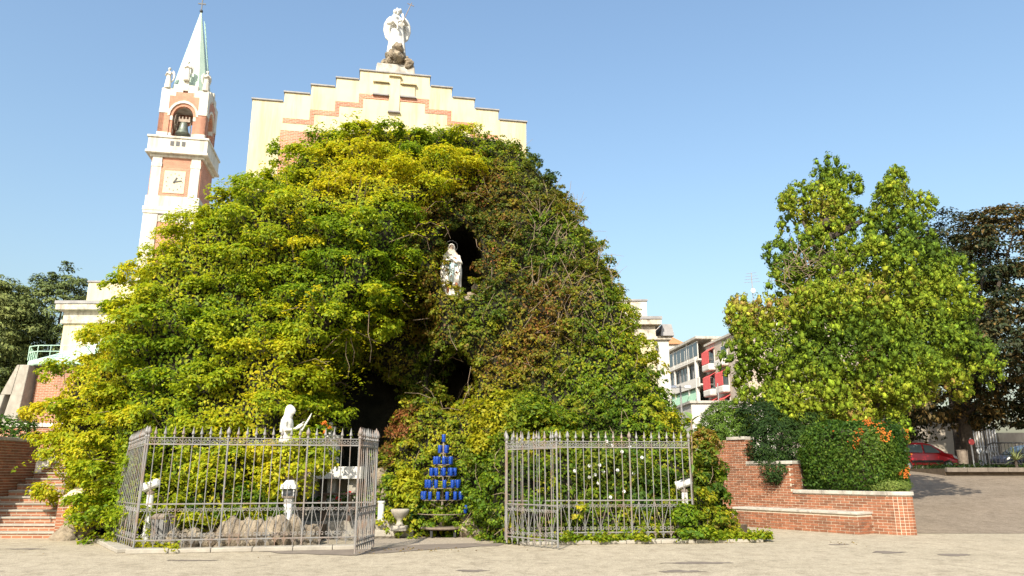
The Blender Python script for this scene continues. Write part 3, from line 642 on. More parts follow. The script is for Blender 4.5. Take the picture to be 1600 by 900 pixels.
CANU = [720, 765, 758, 738, 686, 648, 634, 616, 598, 574, 558, 522, 486, 500, 488, 440, 425, 415]
def sst(x): x = np.clip(x, 0, 1); return x*x*(3-2*x)
def el(u, v, cu, cv, ru, rv, soft=.35): q = np.sqrt(((u-cu)/ru)**2+((v-cv)/rv)**2); return sst((1+soft-q)/(2*soft))
def masks(u, v):
    can = sst((np.interp(v, CANV, CANU)-u)/40+.4)
    cave = np.maximum(el(u, v, 548, 655, 72, 95, .15), el(u, v, 702, 594, 38, 48, .2))
    cave = np.maximum(cave, el(u, v, 520, 770, 62, 70, .2))
    niche = el(u, v, 715, 407, 36, 60, .12)
    rec = el(u, v, 595, 530, 78, 115, .35)
    return can, cave*(1-can*.9), niche, rec
def mound(phi, z):
    z = np.asarray(z, float); xl = np.interp(z, ZL, XL); xr = np.interp(z, ZR, XR)
    yl = np.interp(z, *yl_t); yr = np.interp(z, *yr_t); yf = np.interp(z, *yf_t)
    s = np.sin(phi); x = (xl+xr)/2+(xr-xl)/2*s; ym = yl*(1-s)/2+yr*(1+s)/2
    d = np.maximum((yl+yr)/2-yf, .15)
    c = np.sign(np.cos(phi))*np.abs(np.cos(phi))**.8
    y = ym-np.where(c > 0, d, 3.0)*c
    P = np.stack([x, y, z], -1).reshape(-1, 3); fr = np.clip(np.cos(phi)*2.2, 0, 1).reshape(-1)
    u, v = proj(P); can, cave, niche, rec = masks(u, v); zz = P[:, 2]
    fw = can*(1.5*np.clip((ZTOP-zz)/4, 0, 1)*(.35+.65*sst((u-150)/130))+1.5*np.exp(-(zz/3.2)**2)*sst((u-215)/70))+sst((u-738)/60)*(1.9*np.exp(-(zz/2.6)**2)+.25)+.35*nz(P, .55, 3)+.18*nz(P, 1.5, 4)
    bk = cave*4.2+niche*2.7+rec*2.3*(1-can)
    P[:, 1] += (bk-fw)*fr
    return P, u, v, can, cave, niche, rec, fr
gt = thing('grotto', 'tall artificial rock grotto with statue niche and two dark cave openings', 'grotto', (-3, 23, 0))
NP, NZ = 230, 150
ph = np.linspace(-math.pi/2, math.pi/2, NP); phb = np.linspace(math.pi/2, 1.5*math.pi, 30)[1:]
PH = np.r_[ph, phb]; zg = np.linspace(-.1, ZTOP, NZ); A_, Z_ = np.meshgrid(PH, zg)
GP, gu, gv, gcan, gcave, gniche, grec, gfr = mound(A_, Z_)
n1 = len(PH); fs = [(i*n1+j, i*n1+(j+1) % n1, (i+1)*n1+(j+1) % n1, (i+1)*n1+j) for i in range(NZ-1) for j in range(n1)]
m = MB(); m.v = [tuple(p) for p in GP]; m.f = fs+[tuple(range((NZ-1)*n1, NZ*n1))]
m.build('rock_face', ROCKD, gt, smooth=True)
# sample the front surface with normals
def surf_pts(n, weight=None):
    a = GP.reshape(NZ, n1, 3); e1 = (a[:-1, 1:]-a[:-1, :-1]).reshape(-1, 3); e2 = (a[1:, :-1]-a[:-1, :-1]).reshape(-1, 3)
    nr = np.cross(e1, e2); ar = np.linalg.norm(nr, axis=1); base = a[:-1, :-1].reshape(-1, 3)
    f = lambda q: q.reshape(NZ, n1)[:-1, :-1].reshape(-1)
    M_ = dict(can=f(gcan), cave=f(gcave), niche=f(gniche), rec=f(grec), u=f(gu), v=f(gv), fr=f(gfr))
    wgt = np.minimum(ar, .2)*weight(M_, base); i = rng.choice(len(wgt), n, p=wgt/wgt.sum()); q = rng.random((n, 2))
    P = base[i]+e1[i]*q[:, :1]+e2[i]*q[:, 1:]
    return P, unit(nr[i]), {k: v_[i] for k, v_ in M_.items()}
front = lambda M_, b: np.where((M_['u'] > -300), 1., 0)
# ---- big yellow-green vine on the left
CANPAL = [(.10, .18, .010), (.17, .245, .012), (.25, .315, .013), (.34, .365, .015), (.44, .41, .016), (.57, .46, .02)]
vn = thing('climbing_vine', 'huge yellow-green climbing vine billowing over the left half of the grotto', 'vine', (-7, 19.5, 0))
def wcan(M_, b): return (M_['can'] > .45)*(M_['fr'] > .02)*(M_['cave'] < .3)*(b[:, 2] > np.interp(M_['u'], [60, 110, 190, 240], [1.5, 1.05, .75, .15]))
C, O, M_ = surf_pts(9000, wcan); pk = poisson(C, .74, 620); C = C[pk]; O = O[pk]; M_ = {a: b[pk] for a, b in M_.items()}
ok = (M_['u'] < np.interp(M_['v'], CANV, CANU)-8); C, O = C[ok], O[ok]
C = C+O*rng.uniform(-.35, .5, (len(C), 1)); C[:, 2] = np.minimum(C[:, 2], ZTOP-.25); r = np.exp(rng.normal(math.log(.68), .25, len(C)))
P, Nn, D, k = boughs(C, O, r, 15, .25, 54, .45, .75)
Pk = P; bt_ = rng.normal(0, .55, len(C))[k]; cols = pal(P+bt_[:, None]*1.2, CANPAL, 1.0, 6, .5, .17, .15)
# hanging and reaching shoots
S, SO, _m = surf_pts(420, wcan); shP, shN = [], []; mb = MB()
for i in range(len(S)):
    p = Vector(S[i])+Vector(SO[i])*.4; d = (Vector(SO[i])*.8+Vector((random.uniform(-.5, .5), random.uniform(-.3, .3), random.uniform(.1, .9)))).normalized(); L = random.uniform(.4, 1.0); pts = []
    for q in range(9):
        t = q/8; c = p+d*L*t+Vector((0, 0, -.55*L*t*t)); pts.append(c)
        for s_ in range(2): shP.append(tuple(c+Vector((random.uniform(-.1, .1), random.uniform(-.1, .1), random.uniform(-.08, .05))))); shN.append((random.uniform(-.5, .5), random.uniform(-.7, .2), 1))
    if i % 3 == 0: mb.tube([pts[0]-d*.5, pts[3], pts[8]], [.012, .009, .004], 4)
for i in range(9):     # thick twisted trunks inside
    x = random.uniform(-10, -7.2); b = Vector((x, 20.3, 0)); mb.tube([b, b+Vector((.3, .3, 1.6)), b+Vector((random.uniform(-.8, .8), 1.0, 3.4)), b+Vector((random.uniform(-1, 1.5), 1.8, 5.5))], [.06, .05, .04, .02], 6)
stuff(mb.build('stem', TWIG, vn))
shP = np.array(shP); shN = np.array(shN)
Q, QO, _m = surf_pts(42000, wcan); Q = Q+QO*rng.uniform(.02, .25, (len(Q), 1)); QN = QO+rng.normal(0, .5, QO.shape)
P = np.r_[P, shP, Q]; Nn = np.r_[Nn, shN, QN]; cols = np.r_[cols, pal(shP, CANPAL[1:], .6, 6, .5, .2, .15), pal(Q, CANPAL, 1.0, 6, .5, .2, .15)]
T_ = np.r_[D, shN*0+np.array([0, -.5, -.6]), QO*0+np.array([0, -.3, -1])]
leafmesh('leaves', P, Nn, .094, .62, cols, LEAF, vn, T=T_+np.array([0, 0, -.4]), tj=.9)
# ---- ivy / creeper on the right and centre
IVY = [(.045, .095, .010), (.08, .155, .012), (.14, .225, .013), (.22, .285, .015), (.33, .335, .016), (.43, .36, .02)]
CREEP = [(.03, .06, .012), (.07, .10, .014), (.14, .12, .018), (.20, .11, .025), (.26, .10, .035), (.17, .055, .025)]
iv = thing('boston_ivy', 'dense green and russet creeper clinging to the right side of the grotto rock', 'creeper', (2, 21.5, 0))
def wiv(M_, b): return (M_['can'] < .6)*(M_['fr'] > .0)*(M_['cave'] < .45)*(M_['niche'] < .2)*(1-.35*M_['rec'])
C, O, M_ = surf_pts(9000, lambda M_, b: wiv(M_, b)*(M_['cave'] < .1)*(M_['niche'] < .1))
pk = poisson(C, .44, 760); C = C[pk]; O = O[pk]
C = C+O*rng.uniform(-.2, .22, (len(C), 1)); r = np.exp(rng.normal(math.log(.36), .35, len(C)))
P, Nn, D, k = boughs(C, O, r, 9, .15, 22, .7, .5, .7)
Pj = P+rng.normal(0, .5, (len(C), 3))[k]
Q, QO, QM = surf_pts(42000, wiv); 
Q = Q+QO*rng.uniform(.02, .1, (len(Q), 1)); P = np.r_[P, Q]; Pj = np.r_[Pj, Q]; Nn = np.r_[Nn, QO+rng.normal(0, .45, QO.shape)+np.array([0, 0, .3])]
u_, v_ = proj(P)
rus = np.clip(.5+.45*nz(Pj, .6, 8)+.35*nz(Pj, 1.6, 9), 0, 1)*np.clip(1-(np.abs(u_-760)/230)**2, 0, 1)*np.clip(1-(np.abs(v_-430)/330)**2, 0, 1)
rus = np.clip(rus*1.05+rng.normal(0, .16, len(P)), 0, 1)[:, None]
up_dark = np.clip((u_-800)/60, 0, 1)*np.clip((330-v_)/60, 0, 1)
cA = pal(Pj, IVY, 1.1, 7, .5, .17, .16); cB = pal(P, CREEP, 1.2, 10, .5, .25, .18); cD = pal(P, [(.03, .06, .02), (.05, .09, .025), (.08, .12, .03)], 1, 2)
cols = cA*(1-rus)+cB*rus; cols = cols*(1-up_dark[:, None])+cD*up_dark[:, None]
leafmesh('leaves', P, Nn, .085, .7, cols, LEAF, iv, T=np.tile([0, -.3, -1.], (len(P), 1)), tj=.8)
# bare twigs showing on the dry patch to the right, and hanging stems over the caves
S, SO, SM = surf_pts(420, lambda M_, b: (M_['can'] < .3)*(M_['fr'] > .1)*((np.abs(M_['u']-900) < 75)*(np.abs(M_['v']-430) < 110)*2+.25)*(M_['niche'] < .3)); mb = MB()
for i in range(len(S)):
    p = Vector(S[i])+Vector(SO[i])*.16; d = Vector((random.uniform(-.5, .5), -.05, random.uniform(-1, 1))).normalized()*random.uniform(.3, .9)
    mb.tube([p, p+d*.5+Vector(SO[i])*.08, p+d], [.009, .007, .004], 4, False)
for u, v, L in ((548, 530, .7), (575, 520, .8), (540, 555, .6)):
    p = at(u, v, 20.3); mb.tube([p+Vector((0, 0, .6)), p, p+Vector((.1, .1, -L*.5)), p+Vector((.05, .2, -L))], [.01, .01, .008, .004], 4, False)
stuff(mb.build('stem', TWIG, iv))
# niche ledge rocks, tan tufa left bare
ico = []
for q in range(5):
    bm = bmesh.new(); bmesh.ops.create_icosphere(bm, subdivisions=3, radius=1)
    V_ = np.array([v.co[:] for v in bm.verts]); f_ = 1+.22*nz(V_+q*7, 1.7, 20)+.13*nz(V_+q*3, 4.1, 21)+.05*nz(V_, 9, 22)
    for v, k_ in zip(bm.verts, f_): v.co *= k_
    me = bpy.data.meshes.new('tufa_piece'); bm.to_mesh(me); bm.free(); me.materials.append(ROCK); me.polygons.foreach_set('use_smooth', [False]*len(me.polygons)); ico.append(me)
def rock(name, parent, c, r, rot=None):
    M = Matrix.Translation(Vector(c)) @ Matrix.Rotation(random.uniform(0, 6.3) if rot is None else rot, 4, 'Z') @ Matrix.Rotation(random.uniform(-.3, .3), 4, 'X') @ Matrix.Diagonal((*r, 1))
    return put(name, random.choice(ico), ROCK, parent, M)
du, dv = proj(GP); dfr = (gfr > .3)
def skin_y(u, v):
    k = np.where(dfr & (np.abs(du-u) < 14) & (np.abs(dv-v) < 14))[0]; return float(np.percentile(GP[k, 1], 20)) if len(k) else 21.6
yn = skin_y(714, 480)
for u, v, dy, r in ((692, 470, .5, (.2, .3, .1)), (708, 471, .45, (.25, .3, .1)), (727, 469, .45, (.22, .3, .1)), (740, 464, .5, (.12, .3, .13)), (745, 452, .6, (.08, .3, .14)), (714, 472, .75, (.6, .6, .08))):
    rock('ledge_rock', gt, at(u, v, yn+dy), r)
for u, v, y, r in ((110, 838, 19.0, (.3, .35, .34)), (122, 818, 19.2, (.3, .35, .36)), (100, 846, 18.8, (.2, .25, .2)), (598, 745, 20.9, (.16, .3, .3)), (604, 775, 20.6, (.22, .3, .25)), (590, 785, 20.7, (.2, .3, .3))):
    rock('grotto_stone', gt, at(u, v, y), r)
# floor and steps inside the railings
MB().plan([(-7.6, 17.6), (-5.2, 19.0), (-2.9, 20.0), (-2.6, 26), (-8, 26)], .02, .42).build('grotto_floor', CONC, kind='structure')
gs = thing('altar_steps', 'worn low stone steps leading up to the altar behind the open gate', 'steps', (-3.6, 19.3, 0))
for i, (u0, u1, v, y, h) in enumerate(((560, 645, 834, 19.6, .18), (560, 622, 822, 20.05, .36))):
    p, q = at(u0, v, y), at(u1, v, y); MB().box(p.x-1.5, q.x, y, y+2.2, .02, h).build('step', CONC, gs, bevel=.02)
MB().box(-5.8, -3.35, 20.5, 24, .02, .54).build('step', CONC, gs, bevel=.02)
# altar
al = thing('stone_altar', 'white marble altar table standing in the shade of the left cave', 'altar', (-5.0, 20.7, .54))
a0, a1 = at(466, 740, 20.3).x, at(565, 740, 20.3).x; zt_ = at(500, 729, 20.3).z
MB().box(a0, a1, 20.3, 21.2, zt_-.32, zt_).build('altar_top', MARBLE, al, bevel=.015)
for x in (a0+.2, (a0+a1)/2-.1, a1-.4): MB().box(x, x+.22, 20.5, 21.05, .54, zt_-.322).build('altar_leg', CONC, al)
MB().box(a0+.15, a1-.15, 21.06, 21.15, .54, zt_-.322).build('back_panel', CONC, al)
tbn = thing('tabernacle', 'small white stone tabernacle with a cross on the marble altar', 'tabernacle', (at(514, 720, 20.85).x, 20.85, zt_))
x = tbn.location.x; MB().box(x-.24, x+.24, 20.65, 21.05, zt_, zt_+.75).build('body', MARBLE, tbn, bevel=.02); MB().box(x-.3, x+.3, 20.6, 21.1, zt_+.752, zt_+.84).build('cap', MARBLE, tbn, bevel=.015); MB().box(x-.04, x+.04, 20.8, 20.9, zt_+.842, zt_+1.2).box(x-.14, x+.14, 20.81, 20.89, zt_+1.0, zt_+1.08).build('cross', MARBLE, tbn)
GREEN = [(.02, .06, .01), (.04, .10, .015), (.08, .15, .02), (.13, .2, .02)]
def flowers(name, label, c, r, n, fcol, fn, cat='flowers', fs_=.07):
    t = shrub(name, label, cat, (c[0], c[1], c[2]-r[2]), [(c, r)], n, 26, min(r)*.5, .08, .5, GREEN, stem=False, inner=False)
    P, O = ell_surface([(c, r)], fn); P = P[(P[:, 1] < c[1]+.05)]; 
    P = np.repeat(P, 6, 0)+rng.normal(0, .028, (len(P)*6, 3))
    leafmesh('blossom', P, rng.normal(size=P.shape)+np.array([0, -1, .3]), fs_, .8, pal(P, fcol, 3, 1), LEAF, t); return t
p = at(514, 735, 20.45); flowers('altar_bouquet', 'dried greenery bouquet in front of the altar tabernacle', (p.x, 20.45, zt_+.18), (.3, .2, .28), 14, [(.25, .18, .1), (.4, .3, .2)], 8)
for i, (u, v, fc, lab) in enumerate(((480, 784, [(.7, .68, .66), (.8, .78, .75)], 'white potted flowers below the left end of the altar'), (512, 786, [(.7, .05, .05), (.75, .6, .55)], 'mixed red and white flowers below the middle of the altar'), (545, 780, [(.65, .02, .02), (.8, .05, .03)], 'bright red flowers below the right end of the altar'))):
    p = at(u, v, 19.9); flowers('potted_flowers', lab, (p.x, 19.9, p.z), (.28, .22, .2), 12, fc, 9)
p = at(490, 665, 18.7); flowers('trumpet_flowers', 'orange trumpet blossoms hanging from the vine beside the cave', (at(508, 668, 19).x, 19, at(508, 668, 19).z), (.14, .1, .12), 4, [(.7, .16, .03), (.75, .25, .04)], 5)
# ================================================================== FIGURES
def sculpt(mb, name, mat, parent, vox=.03, sm=3):
    o = mb.build(name, mat, parent, smooth=True)
    r = o.modifiers.new('remesh', 'REMESH'); r.mode = 'VOXEL'; r.voxel_size = vox; r.use_smooth_shade = True
    s = o.modifiers.new('smooth', 'SMOOTH'); s.iterations = sm; s.factor = .4; return o
def fig(loc, yaw, sc=1): return Matrix.Translation(Vector(loc)) @ Matrix.Rotation(yaw, 4, 'Z') @ Matrix.Scale(sc, 4)
# Every figure is drawn 1.75 high facing local -Y
def head(m, c, s=1.0, nose=True):
    c = Vector(c)
    m.ball(c, (.085*s, .1*s, .125*s)); m.ball(c+Vector((0, -.03, -.05))*s, (.062*s, .07*s, .075*s))
    if nose: m.tube([c+Vector((0, -.09, .02))*s, c+Vector((0, -.122, -.03))*s], [.012*s, .02*s], 6); m.ball(c+Vector((0, -.085, -.085))*s, (.03*s, .02*s, .014*s), 8, 6); m.tube([c+Vector((-.05, -.088, .03))*s, c+Vector((.05, -.088, .03))*s], .014*s, 5)
def hand(m, w, d, s=1., up=(0, 0, 1)):
    w = Vector(w); d = Vector(d).normalized(); sd = d.cross(Vector(up)).normalized()
    m.tube([w, w+d*.09*s], [.03*s, .038*s], 8)
    for i, L in enumerate((.075, .09, .085, .065)):
        b = w+d*.085*s+sd*(i-1.5)*.02*s; m.tube([b, b+d*L*.6*s, b+d*L*s+Vector((0, 0, -.012))*s], [.0105*s, .0095*s, .007*s], 6)
    m.tube([w+d*.03*s+sd*.03*s, w+d*.085*s+sd*.055*s, w+d*.11*s+sd*.045*s], [.013*s, .011*s, .008*s], 6)
# ---- Madonna in the niche
NICHE = surf('weathered_paint', (.62, .60, .53), (.78, .76, .70), 3, .6, 26, .3, .006, stain=(.40, .30, .20), sscale=3.2)
SASH = surf('faded_blue', (.30, .44, .46), (.44, .56, .57), 5, .7, stain=(.6, .6, .55), sscale=6)
RUSTSTAIN = surf('bare_brown', (.28, .10, .05), (.40, .17, .09), 6, .9)
SKINP = surf('painted_skin', (.36, .24, .17), (.50, .36, .27), 8, .7)
p = at(704, 464, yn+.7)
md = thing('madonna_statue', 'weathered standing Madonna statue in white veil and blue sash inside the niche', 'statue', p)
Mm = fig(p, .1, 1.0)
m = MB(Mm)
m.loft([(0, 0, 0, .25, .21), (0, 0, .3, .24, .2), (0, .01, .7, .21, .18, .7), (0, .01, 1.0, .19, .15, .5), (0, .02, 1.2, .22, .14, .3), (0, .02, 1.38, .2, .12, .1), (0, .01, 1.45, .08, .08, 0), (0, 0, 1.52, .06, .06, 0)], 40, .06, 10)
head(m, (0, -.02, 1.6), .95)
m.loft([(0, .06, .12, .33, .2), (0, .06, .5, .34, .2), (0, .06, .9, .345, .19), (0, .05, 1.2, .31, .17, .5), (0, .04, 1.38, .23, .14, .3), (0, .03, 1.5, .125, .12, .1), (0, .03, 1.62, .115, .125, 0), (0, .03, 1.71, .085, .095, 0), (0, .03, 1.75, .03, .03, 0)], 40, .035, 13)
m.loft([(0, .12, .02, .27, .1), (0, .11, .15, .31, .14)], 24)
for s in (-1, 1):
    m.tube([(s*.22, .0, 1.34), (s*.29, -.06, 1.08), (s*.16, -.19, 1.10), (s*.03, -.21, 1.2)], [.07, .075, .06, .035], 10)
    m.tube([(s*.25, -.08, 1.02), (s*.23, -.13, .6), (s*.2, -.12, .25)], [.06, .05, .03], 8)
    hand(m, (s*.035, -.2, 1.17), (-s*.12, -.05, 1), .95, (0, 1, 0))
sculpt(m, 'body', NICHE, md, .018, 2)
MB(Mm).ball((0, -.045, 1.6), (.07, .088, .095), 14, 10).build('face', SKINP, md, smooth=True)
m = MB(Mm); m.loft([(0, -.185, .42, .085, .03), (.01, -.2, .7, .075, .03), (0, -.195, 1.0, .09, .04)], 14, .08, 5); m.tube([(-.19, -.1, 1.0), (0, -.2, 1.02), (.19, -.1, 1.0)], .035, 7); m.build('sash', SASH, md, smooth=True)
m = MB(Mm)
for s in (-1, 1):
    m.tube([(s*(.26-.04*(i % 2)), -.17+.015*(i % 2), 1.05-.11*i) for i in range(7)], .012, 5)
m.build('veil_trim', DARKIRON, md)
for c_, r_ in (((-.08, -.185, .22), (.05, .03, .15)), ((.17, -.155, .3), (.06, .035, .14)), ((.12, -.2, 1.15), (.05, .03, .09))): MB(Mm).ball(c_, r_).build('worn_patch', RUSTSTAIN, md)
m = MB(Mm); m.tube([(.19*math.cos(a), .1, 1.68+.19*math.sin(a)) for a in [i*math.pi/12 for i in range(25)]], .008, 5); m.build('halo', DARKIRON, md)
# ---- kneeling figure by the vine
p = at(450, 704, 18.35); p.z = 1.97
pd = thing('statue_pedestal', 'leaf-covered rough stone pedestal under the kneeling statue', 'pedestal', (p.x, 18.4, 0))
for i in range(5): rock('pedestal_stone', pd, (p.x+random.uniform(-.1, .1), 18.5+random.uniform(-.1, .1), .3+.4*i), (.42, .42, .34))
bn = thing('kneeling_statue', 'white kneeling statue of a veiled woman holding a long candle', 'statue', p)
Mk = fig(p+Vector((0, 0, -.02)), math.radians(82), .94)
m = MB(Mk)
m.loft([(0, .25, 0, .24, .42), (0, .22, .12, .23, .38), (0, .1, .3, .2, .24), (0, .06, .5, .17, .16, .6), (0, .05, .68, .16, .13, .2), (0, .05, .85, .18, .13, .1), (0, .05, .95, .15, .11, 0), (0, .03, 1.02, .06, .065, 0), (0, .01, 1.1, .055, .06, 0)], 32, .05, 8)
head(m, (0, -.03, 1.2), .92)
m.loft([(0, .13, .62, .21, .1), (0, .12, .8, .2, .12), (0, .1, .95, .17, .13), (0, .06, 1.06, .11, .12), (0, .045, 1.2, .105, .115), (0, .03, 1.3, .085, .1), (0, .03, 1.345, .03, .04)], 24, .02, 9)
for s in (-1, 1):
    m.tube([(s*.17, .04, .9), (s*.22, .0, .68), (s*.14, -.2, .70+.1*(s > 0)), (s*.05, -.3, .76+.08*(s > 0))], [.065, .065, .05, .032], 9)
    hand(m, (s*.05, -.3, .76+.08*(s > 0)), (-s*.15, -.7, .55), .9)
sculpt(m, 'body', MARBLE, bn, .018, 2)
m = MB(Mk); m.tube([(0, -.3, .58), (0, -.36, .72), (.01, -.52, 1.0), (.01, -.57, 1.12)], [.022, .03, .026, .006], 8); m.build('candle', MARBLE, bn, smooth=True)
# ---- angel statue on the gable
FRM = lambda a, b, c: Mf @ Vector((a, b, c))
gp = thing('gable_pedestal', 'rough pale rock pedestal on top of the stepped church gable', 'pedestal', FRM(CW/2, .5, 23.38))
MB(Mf).box(CW/2-1.1, CW/2+1.1, .0, 1.2, 23.38, 23.95, .06).build('plinth', STONE, gp, bevel=.04)
for i in range(20): rock('pedestal_stone', gp, FRM(CW/2+random.uniform(-.8, .8)*(1-i/26), .5+random.uniform(-.45, .3), 24.0+i*.05), (.36, .32, .3))
def angel(m, s, wing=1, staff=True):
    m.loft([(0, 0, 0, .32, .24), (0, 0, .3, .29, .22), (0, .01, .7, .24, .19, .8), (0, .02, 1.0, .2, .15, .5), (0, .02, 1.2, .24, .15, .3), (0, .02, 1.36, .22, .13, .1), (0, .01, 1.44, .08, .08, 0), (0, 0, 1.5, .065, .065, 0)], 32, .07, 9)
    head(m, (0, -.02, 1.6), 1.05)
    for a in range(10): m.ball((.1*math.cos(a*.63), .02+.09*math.sin(a*.63), 1.66+.05*math.sin(a*3)), .05, 8, 6)
    for q in (-1, 1):
        m.loft([(q*.16, .22, .55, .03, .03), (q*.3, .24, .75, .09, .05), (q*.34, .25, 1.05, .13, .07), (q*.31, .24, 1.3, .14, .08), (q*.26, .22, 1.46, .11, .07), (q*.24, .2, 1.56, .04, .03)], 14, .05, 5)
# gable angel: carries a child and a cross staff
ag = thing('angel_statue', 'white angel statue carrying a child and a cross staff atop the church', 'statue', FRM(CW/2, .5, 24.55))
Ma = Mf @ Matrix.Translation((CW/2, .55, 24.8)) @ Matrix.Scale(1.72, 4)
m = MB(Ma); angel(m, 1)
m.tube([(-.22, 0, 1.34), (-.3, -.1, 1.1), (-.1, -.26, 1.08), (.05, -.27, 1.12)], [.075, .075, .06, .04], 9); m.tube([(.22, 0, 1.34), (.31, -.08, 1.12), (.2, -.24, 1.2), (.17, -.27, 1.3)], [.075, .07, .055, .035], 9)
hand(m, (.03, -.27, 1.12), (1, 0, .2)); hand(m, (.17, -.27, 1.28), (-.1, 0, 1), 1, (0, 1, 0))
m.loft([(-.12, -.24, 1.05, .09, .08), (-.12, -.25, 1.2, .1, .08), (-.11, -.24, 1.32, .09, .07), (-.1, -.22, 1.38, .04, .04)], 14); m.ball((-.1, -.25, 1.46), (.07, .08, .09)); m.tube([(-.08, -.27, 1.08), (.02, -.33, .92), (.0, -.31, .75)], [.06, .05, .035], 8)
sculpt(m, 'body', MARBLE, ag, .04, 2)
m = MB(Ma); m.tube([(.16, -.29, 1.05), (.44, -.3, 1.84)], .014, 6); a_ = Vector((.41, -.3, 1.76)); m.tube([a_+Vector((-.11, 0, .04)), a_+Vector((.11, 0, -.04))], .014, 6); m.build('cross_staff', RUST, ag)
# tower angels (front corners and one on the right flank)
for i, (x, y, yaw, lab) in enumerate(((-1.85, .35, -.5, 'small white angel at the left corner of the bell tower crown'), (0, .1, 0, 'white winged angel at the centre of the bell tower crown'), (1.95, .35, .5, 'small white angel at the right corner of the bell tower crown'))):
    zb = 35.82 if x == 0 else 35.02
    o = thing('tower_angel', lab, 'statue', Mt @ Vector((x, y, zb)), 'angels on the bell tower')
    Mx = Mt @ Matrix.Translation((x, y, zb)) @ Matrix.Rotation(yaw, 4, 'Z') @ Matrix.Scale(1.12 if x == 0 else 1.18, 4); m = MB(Mx); angel(m, 1)
    for q in (-1, 1): m.tube([(q*.22, 0, 1.34), (q*.29, -.1, 1.1), (q*.04, -.24, 1.2)], [.075, .07, .04], 8); hand(m, (q*.04, -.24, 1.18), (-q*.1, 0, 1), 1, (0, 1, 0))
    sculpt(m, 'body', WHITE, o, .045, 2)
# ================================================================== FENCES AND GATES
def spiral(c, r0, turns, start, sgn, n=12):
    return [(c[0]+sgn*r0*(1-.62*i/n)*math.cos(start+i/n*turns*6.283), 0, c[1]+r0*(1-.62*i/n)*math.sin(start+i/n*turns*6.283)) for i in range(n+1)]
def bay_meshes(w, sg_=1):
    lo = MB()
    for s in (-1, 1):
        lo.tube(spiral((s*w*.24, .74), w*.22, 1.2, 2.2, s), .007, 5, False); lo.tube(spiral((s*w*.24, .24), w*.22, 1.2, -2.2, s), .007, 5, False)
    lo.tube([(-w*.48*sg_, 0, .82), (0, 0, .55), (w*.45*sg_, 0, .27)], .0065, 5, False)
    lo.tube([(w*.42*math.cos(a), 0, .07+.07*math.sin(a)) for a in [i*math.pi/7 for i in range(8)]], .008, 5, False)
    up = MB()
    for s in (-1, 1): up.tube(spiral((s*w*.25, 2.145), w*.22, 1.15, 1.6, s, 10), .008, 5, False)
    return lo.mesh('lower_scroll'), up.mesh('upper_scroll')
barm = MB().tube([(0, 0, 0), (0, 0, 1)], .0105, 6).mesh('bar'); postm = MB().tube([(0, 0, 0), (0, 0, 1)], .02, 8).mesh('post')
finm = MB().lathe([(.012, 0), (.024, .01), (.016, .03), (.012, .05), (.036, .075), (.034, .095), (.02, .14), (.011, .19), (.002, .24)], n=8).mesh('finial')
knobm = MB().lathe([(.022, 0), (.036, .015), (.024, .04), (.02, .06), (.045, .1), (.048, .13), (.036, .17), (.016, .21), (.003, .24)], n=10).mesh('knob')
def railing(name, label, cat, p0, p1, nb, posts=(), lean=(Vector((0, 0, 0)), Vector((0, 0, 0))), H_=2.42, group=None, mat=IRON, foot=0):
    p0 = Vector(p0); p1 = Vector(p1); t = thing(name, label, cat, p0, group); d = (p1-p0); L = d.length; w = L/nb
    lo, up = bay_meshes(w*.98); lo2, _u = bay_meshes(w*.98, -1)
    def ax(f):
        z = Vector((0, 0, 1))+lean[0].lerp(lean[1], f)/2.4; z.normalize(); x = d.normalized(); y = z.cross(x).normalized(); x = y.cross(z)
        b = p0+d*f; return Matrix(((x.x, y.x, z.x, b.x), (x.y, y.y, z.y, b.y), (x.z, y.z, z.z, b.z), (0, 0, 0, 1)))
    for i in range(nb+1):
        f = i/nb; M = ax(f); big = i in posts or i in (0, nb)
        M = M @ Matrix.Rotation(random.uniform(-.004, .004), 4, 'Y')
        put('post' if big else 'bar', postm if big else barm, mat, t, M @ Matrix.Diagonal((1, 1, H_-.2, 1)))
        put('knob' if big else 'finial', knobm if big else finm, mat, t, M @ Matrix.Translation((0, 0, H_-.2)))
    for i in range(nb):
        M = ax((i+.5)/nb)
        if group != 'gate': put('lower_scroll', lo if i % 2 else lo2, mat, t, M); put('upper_scroll', up, mat, t, M)
    for z, h in ((.145, .026), (.86, .026), (2.08, .03), (2.215, .016)):
        a, b = ax(0) @ Vector((0, 0, z)), ax(1) @ Vector((0, 0, z)); dd = (b-a).normalized(); s = Vector((dd.y, -dd.x, 0)).normalized()*.017; k = Vector((0, 0, h/2))
        MB().add([a-s-k, b-s-k, b+s-k, a+s-k, a-s+k, b-s+k, b+s+k, a+s+k], [(0, 1, 2, 3), (7, 6, 5, 4), (0, 4, 5, 1), (1, 5, 6, 2), (2, 6, 7, 3), (3, 7, 4, 0)]).build('rail', mat, t)
    return t
FA = Vector((-7.72, 15.9, .1)); FB = Vector((-3.05, 16.9, .1)); FC = Vector((-9.55, 18.3, .1)); RH = Vector((-.15, 17.8, .1)); FE = Vector((4.29, 18.3, .1))
railing('iron_fence', 'grey wrought iron fence in front of the kneeling statue', 'fence', FA, FB, 26, (9, 18), group='wrought iron fences')
railing('iron_fence', 'leaning side run of iron fence at the far left under the vine', 'fence', FC, FA, 13, (), (Vector((.5, -.35, 0)), Vector((.06, 0, 0))), group='wrought iron fences')
railing('iron_fence', 'iron fence overgrown with creeper on the right of the gate', 'fence', RH, FE, 24, (8, 16), group='wrought iron fences')
railing('gate_leaf', 'open left gate leaf of grey iron seen edge-on', 'gate', Vector((-3.0, 16.85, .04)), Vector((-3.10, 15.4, .04)), 9, group='gate leaves')
